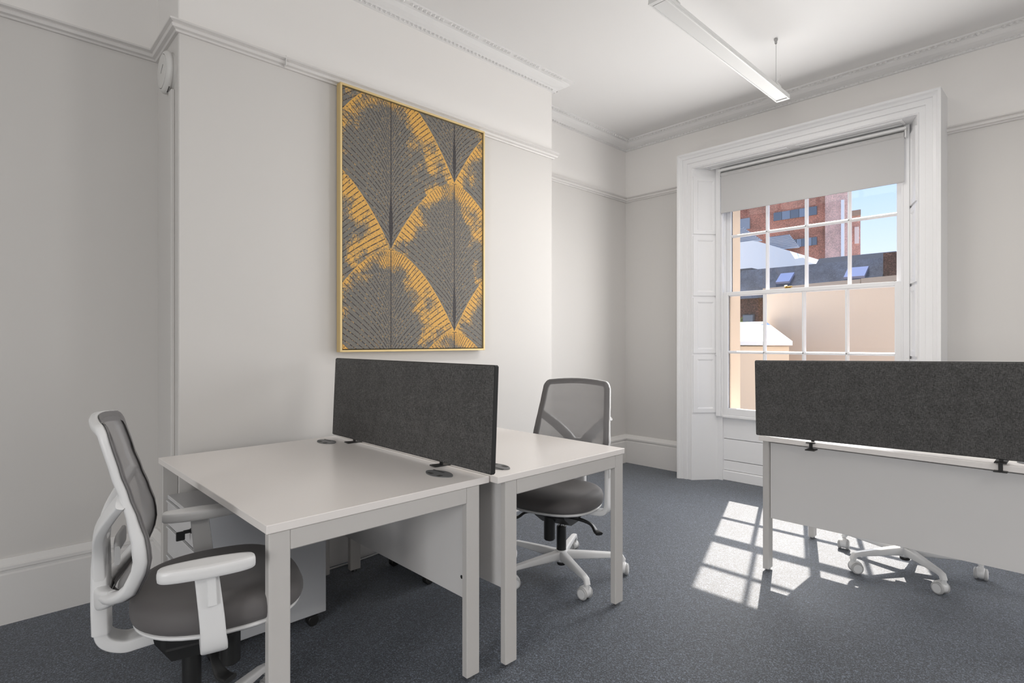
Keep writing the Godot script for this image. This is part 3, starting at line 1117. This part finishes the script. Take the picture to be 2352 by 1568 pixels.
		pd.face(over, Vector3(0, S, s * 0.268))
		part("arm_pad", pd, M.plastic_white, ao)
	return t

func make_pedestal(label: String, at: Vector3, turn: float) -> Node3D:
	# local: drawers face -x; origin on the floor at the middle
	var t := thing("drawer_pedestal", label, "drawer unit", at, turn, "mobile drawer pedestals")
	var b := MB.new()
	b.bx(Vector3(-0.235, 0.06, -0.20), Vector3(0.255, 0.578, 0.20), 0.002)
	part("cabinet", b, M.pedestal_side, t)
	b = MB.new()
	b.bx(Vector3(-0.258, 0.566, -0.207), Vector3(0.257, 0.582, 0.207), 0.002)
	part("top_panel", b, M.pedestal_front, t)
	for q in [[0.458, 0.562], [0.337, 0.452], [0.07, 0.331]]:
		var d := MB.new()
		d.bx(Vector3(-0.258, q[0], -0.207), Vector3(-0.237, q[1], 0.207), 0.002)
		var o := part("drawer", d, M.pedestal_front, t)
		d = MB.new()
		d.bx(Vector3(-0.264, q[1] - 0.008, -0.207), Vector3(-0.257, q[1], 0.207), 0.002)
		part("drawer_pull", d, M.pedestal_front, o)
	var k := MB.new()
	k.cyl(Vector3(-0.258, 0.522, 0.165), Vector3(-0.264, 0.522, 0.165), 0.010, 14)
	k.box(Vector3(-0.276, 0.522, 0.165), Vector3(0.024, 0.014, 0.003), 0.001)
	k.box(Vector3(-0.297, 0.510, 0.165), Vector3(0.030, 0.034, 0.006), 0.003)
	part("lock_key", k, M.clamp_black, t)
	for x in [-0.19, 0.2]:
		for z in [-0.16, 0.16]:
			var c := MB.new()
			c.box(Vector3(x, 0.053, z), Vector3(0.05, 0.014, 0.05), 0.002)
			c.cyl(Vector3(x + 0.01, 0.025, z - 0.018), Vector3(x + 0.01, 0.025, z + 0.018), 0.025, 16, 0.004)
			part("caster", c, M.plastic_black, t)
	return t

# ------------------------------------------------------------------ the print of fan-shaped leaves
func paint_fans() -> Image:
	var W := 760
	var H := 1080
	var P := 0.963
	var CW := 1.022
	var CH := 1.452
	var n1 := FastNoiseLite.new()
	n1.seed = 11
	n1.frequency = 1.0
	n1.fractal_octaves = 4
	var n2 := FastNoiseLite.new()
	n2.seed = 5
	n2.frequency = 1.0
	n2.fractal_octaves = 3
	var rng := RandomNumberGenerator.new()
	rng.seed = 77
	var fans := []
	# tops of the fans, metres from the lower left corner of the canvas
	for c in [[-0.166, 0.102], [0.308, 0.584], [0.782, 0.102], [1.256, 0.584]]:
		for r in range(-1, 3):
			fans.append(Vector2(c[0], c[1] + P * r))
	fans.sort_custom(func(a, b): return a.y < b.y)
	var by := PackedByteArray()
	by.resize(W * H * 3)
	for j in H:
		var y := CH * (1.0 - (j + 0.5) / H)
		for i in W:
			var x := CW * (i + 0.5) / W
			var fx := 0.0
			var d := 0.0
			var wd := 1.0
			for f in fans:
				d = f.y - y
				if d < 0.0:
					continue
				fx = x - f.x
				wd = 0.474 * pow(d / 0.475, 0.55)
				if absf(fx) <= wd:
					break
			var ad := absf(fx)
			# ribs: leave the spine upwards and bend out
			var up := 0.95 - d
			var b := 0.33 * pow(ad / 0.24, 0.66)
			var s := (up - b * 0.62) / (1.0 + 0.75 * b)
			var sp := 0.0275
			var fr := absf(s / sp - roundf(s / sp)) * sp
			var nse := n1.get_noise_2d(x * 5.5, y * 5.5) * 1.35
			var fin := n2.get_noise_2d(x * 55.0, y * 55.0) * 1.2
			var grit := rng.randf()
			# where the gold leaf lies: along the upper rim, more on the right, and in worn blotches
			var rim := minf(wd - ad, d)
			var gold := 0.95 - rim / (0.16 if fx > 0.0 else 0.085) + nse * 1.25 + fin * 0.7
			gold += smoothstep(0.40, 0.62, d) * (0.35 + nse * 0.9)
			if fx > 0.0:
				gold += 0.35 * smoothstep(0.02, 0.14, ad) * (1.0 - smoothstep(0.2, 0.55, d))
			gold -= 0.8 * exp(-pow(ad / 0.1, 2.0)) * smoothstep(0.1, 0.22, d) * (1.0 - smoothstep(0.55, 0.75, d))
			var is_gold := gold > 0.20 + (grit - 0.5) * 1.1
			var col := Color(0.68, 0.38, 0.085) if is_gold else Color(0.165, 0.157, 0.140)
			col = col * (0.9 + 0.2 * grit + fin * 0.16)
			var th := 0.0023 + 0.0014 * (1.0 - smoothstep(0.0, 0.2, ad))
			var rib := fr < th and s > -0.3 and s < 0.90
			if rib and fin + (grit - 0.5) * 0.3 > (-0.38 if is_gold else -0.2) and rim > 0.01:
				col = Color(0.030, 0.022, 0.024)
			elif rib and grit > 0.45:
				col = Color(0.62, 0.35, 0.085)
			var spine := 0.0032 + 0.010 * (1.0 - smoothstep(0.13, 0.34, up)) * smoothstep(-0.01, 0.12, up)
			if ad < spine and grit > 0.1:
				col = Color(0.022, 0.018, 0.022)
			elif rim < 0.0035 and d < 0.1 and grit > 0.35:
				col = Color(0.05, 0.035, 0.028)
			col = col.linear_to_srgb()
			var k := (j * W + i) * 3
			by[k] = int(clampf(col.r, 0, 1) * 255)
			by[k + 1] = int(clampf(col.g, 0, 1) * 255)
			by[k + 2] = int(clampf(col.b, 0, 1) * 255)
	return Image.create_from_data(W, H, false, Image.FORMAT_RGB8, by)

func artwork() -> void:
	var x0 := 1.446
	var x1 := 2.500
	var y0 := 1.174
	var y1 := 2.660
	var t := thing("framed_print", "large gold framed print of grey and gold fan-shaped leaves on chimney breast", "artwork", Vector3((x0 + x1) / 2, y0, -2.885))
	var hw := (x1 - x0) / 2
	var hh := y1 - y0
	for q in [[Vector3(-hw, 0, -0.015), Vector3(-hw + 0.012, hh, 0.028)], [Vector3(hw - 0.012, 0, -0.015), Vector3(hw, hh, 0.028)], [Vector3(-hw + 0.012, 0, -0.015), Vector3(hw - 0.012, 0.012, 0.028)], [Vector3(-hw + 0.012, hh - 0.012, -0.015), Vector3(hw - 0.012, hh, 0.028)]]:
		var m := MB.new()
		m.bx(q[0], q[1], 0.001)
		part("frame_bar", m, M.frame_gold, t)
	var bk := MB.new()
	bk.bx(Vector3(-hw + 0.012, 0.012, -0.012), Vector3(hw - 0.012, hh - 0.012, -0.004))
	part("backing", bk, M.frame_gap, t)
	var cm := StandardMaterial3D.new()
	cm.resource_name = "fan_print"
	var im := paint_fans()
	im.generate_mipmaps()
	cm.albedo_texture = ImageTexture.create_from_image(im)
	cm.roughness = 0.6
	var a := Vector3(-hw + 0.017, 0.017, 0.020)
	var b := Vector3(hw - 0.017, hh - 0.017, 0.020)
	var c := MB.new()
	c.bx(Vector3(a.x, a.y, -0.004), Vector3(b.x, b.y, 0.0195))
	var co := part("canvas", c, M.frame_gap, t)
	var p := MB.new()
	p.face([a, Vector3(b.x, a.y, a.z), b, Vector3(a.x, b.y, a.z)], Vector3(0, 0.7, -1), [Vector2(0, 1), Vector2(1, 1), Vector2(1, 0), Vector2(0, 0)])
	part("printed_face", p, cm, co)

func make_pendant(label: String, at: Vector3) -> void:
	var t := thing("pendant_lamp", label, "lamp", at, 0.0, "linear pendant lamps")
	var m := MB.new()
	m.bx(Vector3(-0.81, 0.010, -0.044), Vector3(0.81, 0.032, 0.044), 0.003)
	part("housing", m, M.lamp_metal, t)
	for s in [-1.0, 1.0]:
		m = MB.new()
		m.bx(Vector3(-0.81, 0.0, s * 0.036), Vector3(0.81, 0.011, s * 0.044), 0.001)
		part("side_lip", m, M.lamp_metal, t)
		m = MB.new()
		m.bx(Vector3(s * 0.785, 0.0, -0.036), Vector3(s * 0.81, 0.011, 0.036), 0.001)
		part("end_cap", m, M.lamp_metal, t)
		m = MB.new()
		m.bx(Vector3(s * 0.776, 0.0045, -0.034), Vector3(s * 0.785, 0.0070, 0.034))
		part("end_slot", m, M.lamp_slot, t)
		m = MB.new()
		m.cyl(Vector3(s * 0.655, 0.03, 0.01), Vector3(s * 0.655, 0.365, 0.01), 0.0014, 6)
		var wo := part("suspension_wire", m, M.steel_wire, t)
		m = MB.new()
		m.lathe(Vector3(s * 0.655, 0.33, 0.01), [[0.004, 0.0], [0.008, 0.004], [0.008, 0.018], [0.012, 0.024], [0.012, 0.035]], 14)
		part("ceiling_anchor", m, M.steel_wire, wo)
		m = MB.new()
		m.tube([Vector3(s * 0.655, 0.07, 0.01), Vector3(s * 0.655 + 0.03, 0.125, 0.03)], 0.0035, 8)
		m.tube([Vector3(s * 0.655, 0.032, -0.03), Vector3(s * 0.655, 0.072, 0.005), Vector3(s * 0.655, 0.075, 0.015), Vector3(s * 0.655, 0.032, 0.042)], 0.004, 8)
		part("wire_gripper", m, M.lamp_metal, wo)
	m = MB.new()
	m.bx(Vector3(-0.776, 0.004, -0.036), Vector3(0.776, 0.0105, 0.036))
	part("diffuser", m, M.lamp_diffuser, t)
	var pl := AreaLight3D.new()
	pl.name = "pendant_light"
	pl.area_size = Vector2(1.55, 0.07)
	pl.light_energy = 1.2
	pl.light_color = Color(1.0, 0.985, 0.965)
	pl.area_range = 12.0
	pl.shadow_enabled = true
	t.add_child(pl)
	pl.transform = Transform3D(Basis(Vector3(1, 0, 0), Vector3(0, 0, -1), Vector3(0, 1, 0)), Vector3(0, -0.002, 0))

func small_things() -> void:
	# roller blind in the head of the window
	var t := thing("roller_blind", "pale grey roller blind pulled partway down in the sash window", "blind", Vector3(4.735, 2.36, -1.583))
	var m := MB.new()
	m.bx(Vector3(-0.0008, 0.0, -0.672), Vector3(0.0008, 0.345, 0.672))
	part("blind_fabric", m, M.blind_fabric, t)
	m = MB.new()
	m.cyl(Vector3(0.012, 0.338, -0.672), Vector3(0.012, 0.338, 0.672), 0.022, 20)
	part("roll", m, M.blind_fabric, t)
	m = MB.new()
	m.bx(Vector3(-0.006, 0.0, -0.672), Vector3(0.006, 0.010, 0.672), 0.002)
	part("bottom_bar", m, M.blind_fabric, t)
	m = MB.new()
	m.bx(Vector3(-0.028, 0.366, -0.69), Vector3(0.03, 0.384, 0.69), 0.003)
	part("head_rail", m, M.blind_white, t)
	for s in [-1.0, 1.0]:
		m = MB.new()
		m.bx(Vector3(-0.014, 0.312, s * 0.676), Vector3(0.03, 0.37, s * 0.686), 0.002)
		part("bracket", m, M.blind_white, t)
	m = MB.new()
	for x in [-0.004, 0.018]:
		m.cyl(Vector3(x, -1.2, -0.681), Vector3(x, 0.34, -0.681), 0.0018, 6)
	part("pull_chain", m, M.blind_white, t)

	# round detector and its trunking on the side of the chimney breast
	t = thing("wall_detector", "round white wall-mounted detector high beside the chimney breast corner", "detector", Vector3(CX0, 2.505, -3.035))
	t.rotation = Vector3(0, 0, PI / 2)
	m = MB.new()
	m.lathe(Vector3.ZERO, [[0.093, 0.0], [0.093, 0.014], [0.0975, 0.016], [0.0975, 0.026], [0.090, 0.036], [0.082, 0.039], [0.079, 0.039]], 40)
	part("body", m, M.detector_white, t)
	m = MB.new()
	m.lathe(Vector3.ZERO, [[0.077, 0.036], [0.077, 0.040], [0.074, 0.0425], [0.02, 0.044], [0.001, 0.044]], 40)
	var co := part("cover", m, M.detector_white, t)
	m = MB.new()
	m.box(Vector3(0.002, 0.0445, 0.022), Vector3(0.003, 0.001, 0.05), 0.0, Basis(Vector3.UP, 0.6))
	part("marking", m, M.port_grey, co)
	for i in 9:
		var a := 0.15 + i * 0.05
		m = MB.new()
		m.box(Vector3(-cos(a) * 0.0965, 0.021, sin(a) * 0.0965), Vector3(0.004, 0.004, 0.003), 0.0, Basis(Vector3.UP, a))
		part("vent_slot", m, M.port_slot, t)
	m = MB.new()
	m.bx(Vector3(CX0 - 0.016, 0.284, -3.025), Vector3(CX0, 2.412, -2.972), 0.003)
	tag(part("cable_trunking", m, M.wall_paint, self), "narrow painted cable trunking running down below the round detector", "trunking")

	# loose cable along the skirting behind the desks
	m = MB.new()
	m.tube(smooth_path([Vector3(1.36, 0.006, -2.845), Vector3(1.55, 0.006, -2.85), Vector3(1.70, 0.010, -2.862), Vector3(1.84, 0.05, -2.868), Vector3(1.95, 0.10, -2.872), Vector3(2.02, 0.15, -2.873)], 6), 0.005, 8)
	tag(part("loose_cable", m, M.plastic_grey, self), "thin pale cable lying along the skirting behind the desks", "cable")

# ------------------------------------------------------------------ outdoors
func box_thing(called: String, label: String, category: String, a: Vector3, b: Vector3, m: Material, group := "") -> MeshInstance3D:
	var k := MB.new()
	k.bx(a, b)
	var o := part(called, k, m, self)
	tag(o, label, category, group)
	return o

func outdoors() -> void:
	var g := MB.new()
	g.bx(Vector3(5.1, -1.4, -40), Vector3(70, -1.2, 40))
	var go := struct("courtyard_ground", g, M.paving)
	# tall rendered garden wall, slightly turned
	var d := Vector3(0.223, 0, -0.975)
	var a := Vector3(9.453, -1.2, -3.746)
	var nb := Vector3(0.975, 0, 0.223) * 0.28
	var e := a - d * 7.0
	var t := thing("garden_wall", "plain tan rendered wall with stone coping outside the window", "wall", a)
	var k := MB.new()
	k.prism([Vector3.ZERO, e - a, e - a + nb, nb], Vector3(0, 3.24, 0))
	part("wall_face", k, M.render_tan, t)
	for i in 9:
		k = MB.new()
		var p := -d * (0.775 * i - 0.02) - nb.normalized() * 0.03
		var q := -d * (0.775 * (i + 1) - 0.03) - nb.normalized() * 0.03
		var w := nb.normalized() * 0.36
		var up := Vector3(0, 3.24 + 0.008 * (i % 3), 0)
		k.prism([p + up, q + up, q + up + w, p + up + w], Vector3(0, 0.075, 0))
		part("coping_stone", k, M.coping_stone, t)
	# low outbuilding with a white roof and a wooden door
	t = thing("outbuilding", "low tan outbuilding with white sunlit roof and wooden door outside", "outbuilding", Vector3(7.3, -1.2, -2.6))
	k = MB.new()
	k.prism([Vector3(0, 0, 0), Vector3(2.0, 0, -1.09), Vector3(2.0, 0, -5.0), Vector3(0, 0, -5.0)], Vector3(0, 2.37, 0))
	part("walls", k, M.render_tan, t)
	k = MB.new()
	var r0 := Vector3(-0.05, 2.385, 0.06)
	var r1 := Vector3(2.0, 2.71, -1.07)
	var r2 := Vector3(2.0, 2.71, -5.0)
	var r3 := Vector3(-0.05, 2.385, -5.0)
	k.prism([r0, r1, r2, r3], Vector3(0, 0.05, 0))
	k.prism([Vector3(2.0, 2.3, -1.09), Vector3(2.0, 2.3, -5.0), Vector3(2.05, 2.3, -5.0), Vector3(2.05, 2.3, -1.09)], Vector3(0, 0.45, 0))
	part("roof", k, M.white_render, t)
	for i in 5:
		k = MB.new()
		k.bx(Vector3(-0.03, 0.02, -1.30 + 0.16 * i - 0.45), Vector3(0.0, 1.93, -1.30 + 0.16 * (i + 1) - 0.456), 0.003)
		part("door_plank", k, M.door_wood, t)
	k = MB.new()
	k.bx(Vector3(-0.045, 0.0, -0.945), Vector3(0.0, 1.97, -0.885))
	part("door_post", k, M.door_frame, t)
	k = MB.new()
	k.prism([Vector3(-0.031, 1.72, -1.45), Vector3(-0.031, 1.84, -0.95), Vector3(-0.031, 1.70, -0.95)], Vector3(-0.01, 0, 0))
	part("door_hinge", k, M.slate_dark, t)
	# hedge behind it
	k = MB.new()
	var rng := RandomNumberGenerator.new()
	rng.seed = 4
	for i in 900:
		var c := Vector3(9.75 + rng.randf() * 0.5, 1.42 + pow(rng.randf(), 1.5) * 0.34, -4.25 - rng.randf() * 1.4)
		c.y -= maxf(0.0, c.z + 4.6) * 0.8
		var u := Vector3(rng.randf() - 0.5, rng.randf() - 0.5, rng.randf() - 0.5).normalized() * 0.06
		var w := u.cross(Vector3(rng.randf(), rng.randf(), rng.randf())).normalized() * 0.04
		k.face([c - u, c + w, c + u, c - w], c + Vector3(1, -1, 0))
	k.tube([Vector3(9.95, -1.2, -4.9), Vector3(9.95, 1.5, -4.9)], [0.05, 0.03], 8)
	tag(part("hedge", k, M.hedge_green, self), "green hedge top showing over the white outbuilding roof", "hedge")
	# brick house with slate roof and two skylights
	t = thing("brick_house", "brown brick house with blue-grey slate roof and skylights outside", "house", Vector3(12.1, -1.2, -4.4))
	k = MB.new()
	k.bx(Vector3(0, 0, -1.75), Vector3(3.0, 3.40, 5.6))
	part("walls", k, M.brown_brick, t)
	k = MB.new()
	k.prism([Vector3(-0.12, 3.36, -1.2), Vector3(0.9, 4.10, -1.28), Vector3(2.6, 4.10, -1.28), Vector3(2.6, 3.36, -1.2)], Vector3(0, 0, 2.9))
	var ro := part("slate_roof", k, M.slate, t)
	var sl := (Vector3(0.9, 4.10, 0) - Vector3(-0.12, 3.36, 0)).normalized()
	var up := Vector3(-sl.y, sl.x, 0)
	for z in [[-0.28, 0.0], [1.02, 1.38]]:
		k = MB.new()
		var p := Vector3(-0.12, 3.36, z[0]) + sl * 0.52
		k.prism([p, p + sl * 0.36, p + sl * 0.36 + Vector3(0, 0, z[1] - z[0]), p + Vector3(0, 0, z[1] - z[0])], up * 0.05)
		part("skylight", k, M.skylight_glass, ro)
	k = MB.new()
	k.bx(Vector3(0.4, 3.2, 1.66), Vector3(1.2, 4.12, 3.2))
	part("gable_brickwork", k, M.brown_brick, t)
	k = MB.new()
	k.bx(Vector3(-0.04, 2.80, -0.86), Vector3(0.0, 3.02, -0.61))
	var wo := part("house_window", k, M.slate_dark, t)
	k = MB.new()
	k.bx(Vector3(-0.06, 2.82, -0.84), Vector3(-0.035, 3.0, -0.63))
	part("pane", k, M.dark_glass, wo)
	# small brick chimney stack in front of the white building
	t = thing("chimney_stack", "small dark brick chimney stack with flat cap outside the window", "chimney", Vector3(16.0, -1.2, -7.05))
	k = MB.new()
	k.bx(Vector3(0, 0, -0.6), Vector3(0.9, 4.35, 0.30))
	part("brickwork", k, M.brown_brick, t)
	k = MB.new()
	k.bx(Vector3(-0.06, 4.35, -0.66), Vector3(0.96, 4.53, 0.36))
	part("cap", k, M.slate_dark, t)
	# dark roof behind
	t = thing("dark_roof_house", "dark slate roofed house behind the garden wall outside", "house", Vector3(16.0, -1.2, -5.1))
	k = MB.new()
	k.bx(Vector3(0.5, 0, 0.1), Vector3(3.5, 4.0, 6.0))
	part("walls", k, M.brown_brick, t)
	k = MB.new()
	k.prism([Vector3(-0.6, 3.9, 0), Vector3(0.5, 4.68, 0), Vector3(2.5, 4.68, 0), Vector3(3.6, 3.9, 0)], Vector3(0, 0, 1.75))
	part("slate_roof", k, M.slate_dark, t)
	k = MB.new()
	k.prism([Vector3(-0.6, 3.7, 1.75), Vector3(0.5, 4.45, 1.75), Vector3(2.5, 4.45, 1.75), Vector3(3.6, 3.7, 1.75)], Vector3(0, 0, 3.4))
	part("slate_roof", k, M.slate, t)
	# white rendered building with louvred roofs
	var o := Vector3(20, 0, 0)
	t = thing("white_building", "white rendered building with grey louvred roofs seen through the window", "building", o)
	k = MB.new()
	k.prism([Vector3(0, -1.2, -10.5), Vector3(0, 4.86, -10.5), Vector3(0, 4.83, -8.35), Vector3(0, 4.76, -8.12), Vector3(0, 4.32, -7.10), Vector3(0, 4.03, -6.93), Vector3(0, 4.05, -6.66), Vector3(0, 3.90, -6.55), Vector3(0, -1.2, -6.55)], Vector3(4, 0, 0))
	part("walls", k, M.white_render, t)
	for i in 11:
		k = MB.new()
		var y := 4.90 + 0.075 * i
		k.bx(Vector3(0.6 + 0.1 * i, y, -10.6), Vector3(0.7 + 0.1 * i, y + 0.045, -8.30 - 0.11 * i))
		part("louver", k, M.louver_grey, t)
	for i in 9:
		k = MB.new()
		var y := 4.55 + 0.075 * i
		k.bx(Vector3(0.9 + 0.1 * i, y, -8.45), Vector3(1.0 + 0.1 * i, y + 0.045, -7.12 - 0.075 * i))
		part("louver", k, M.louver_grey, t)
	# tall red brick building
	t = thing("red_brick_building", "tall red brick building with window bands seen through window", "building", Vector3(36, -1.2, 0))
	k = MB.new()
	k.prism([Vector3(0, 0, -24), Vector3(0, 0, -10.73), Vector3(11, 0, -13.5), Vector3(11, 0, -24)], Vector3(0, 18, 0))
	part("brickwork", k, M.red_brick, t)
	k = MB.new()
	k.prism([Vector3(-0.25, 0, -10.73), Vector3(-0.25, 0, -9.49), Vector3(11, 0, -12.6), Vector3(11, 0, -13.5)], Vector3(0, 18, 0))
	part("pale_brickwork", k, M.pale_brick, t)
	k = MB.new()
	k.prism([Vector3(6, 0, -11.5), Vector3(6, 0, -10.48), Vector3(13, 0, -12.4), Vector3(13, 0, -13.5)], Vector3(0, 10.75, 0))
	part("rear_wing", k, M.pale_brick, t)
	k = MB.new()
	k.prism([Vector3(5.85, 10.75, -11.5), Vector3(5.85, 10.75, -10.42), Vector3(13, 10.75, -12.35), Vector3(13, 10.75, -13.5)], Vector3(0, 0.35, 0))
	part("parapet", k, M.coping_stone, t)
	for q in [[-13.7, -11.2, 9.95, 10.45], [-12.62, -11.2, 8.16, 8.63]]:
		var n := 5
		for i in n:
			k = MB.new()
			var z0 := lerpf(q[0], q[1], float(i) / n)
			var z1 := lerpf(q[0], q[1], float(i + 1) / n)
			k.bx(Vector3(-0.1, q[2], z0), Vector3(0.05, q[3], z1 - 0.025))
			part("window_band", k, M.grey_glass if i % 2 else M.dark_glass, t)
	k = MB.new()
	k.bx(Vector3(-0.1, 9.7, -17.0), Vector3(0.05, 10.4, -15.2))
	part("dark_opening", k, M.louver_grey, t)
	k = MB.new()
	k.bx(Vector3(-0.42, 0, -9.85), Vector3(-0.25, 10.5, -9.71))
	part("downpipe", k, M.downpipe, t)
	k = MB.new()
	k.bx(Vector3(5.9, 8.9, -10.8), Vector3(6.05, 10.0, -10.58))
	part("wing_window", k, M.white_render, t)

# ------------------------------------------------------------------
func _ready() -> void:
	camera_and_light()
	make_materials()
	room_shell()
	trims()
	window(1, Vector3.ZERO)
	window(2, Vector3(0, 0, 3.2))
	window(3, Vector3(RX + WX, 0, -0.7), PI)
	var t := make_desk("office_desk", "white desk nearest the camera with pedestal and chair on its left", Vector3(1.385, 0, -2.178), 0.0, [-0.478, 0.463])
	make_desk("office_desk", "white desk behind the small fabric screen, chair tucked under it", Vector3(1.395, 0, -2.142), PI, [-0.485, 0.47])
	make_desk("office_desk", "white desk by the window with long screen and modesty panel", Vector3(3.012, 0, -0.607), PI, [-0.47, 0.47])
	make_screen("dark grey fabric screen standing between the two joined desks", Vector3(1.366, 0.745, -2.139), 0.0, -0.045, 0.0, [-0.41, 0.31], 0.015, 0.024)
	make_screen("dark grey fabric screen clamped to desk by the sash window", Vector3(3.036, 0.742, -0.622), 0.0, 0.0, -0.018, [-0.345, 0.37], 0.012, -0.030)
	make_chair("white and grey task chair in the left foreground, facing the near desk", Vector3(0.462, 0, -1.842), deg_to_rad(-13.0), 0.462, 0.0, deg_to_rad(-44.0), 0.205)
	make_chair("white and grey task chair in the middle, seen from its front", Vector3(2.255, 0, -1.958), PI + deg_to_rad(15.0), 0.398, 0.055, deg_to_rad(45 + 180 + 15), 0.26)
	make_chair("task chair hidden behind the window desk, only its base showing", Vector3(3.652, 0, -0.70), PI + deg_to_rad(4.0), 0.41, 0.03, deg_to_rad(69 + 180 + 4), 0.20)
	make_pedestal("white three-drawer pedestal with black key under the near desk", Vector3(0.848, 0, -2.51), 0.0)
	make_pedestal("white drawer pedestal hidden behind the panel under the middle desk", Vector3(1.873, 0, -2.50), PI)
	artwork()
	make_pendant("slim white linear pendant lamp hung on wires near the sash window", Vector3(3.19, 2.885, -1.462))
	make_pendant("slim white linear pendant lamp above the camera, out of view", Vector3(0.2, 2.885, 1.46))
	make_pendant("slim white linear pendant lamp by the second window, out of view", Vector3(3.19, 2.885, 1.46))
	small_things()
	outdoors()
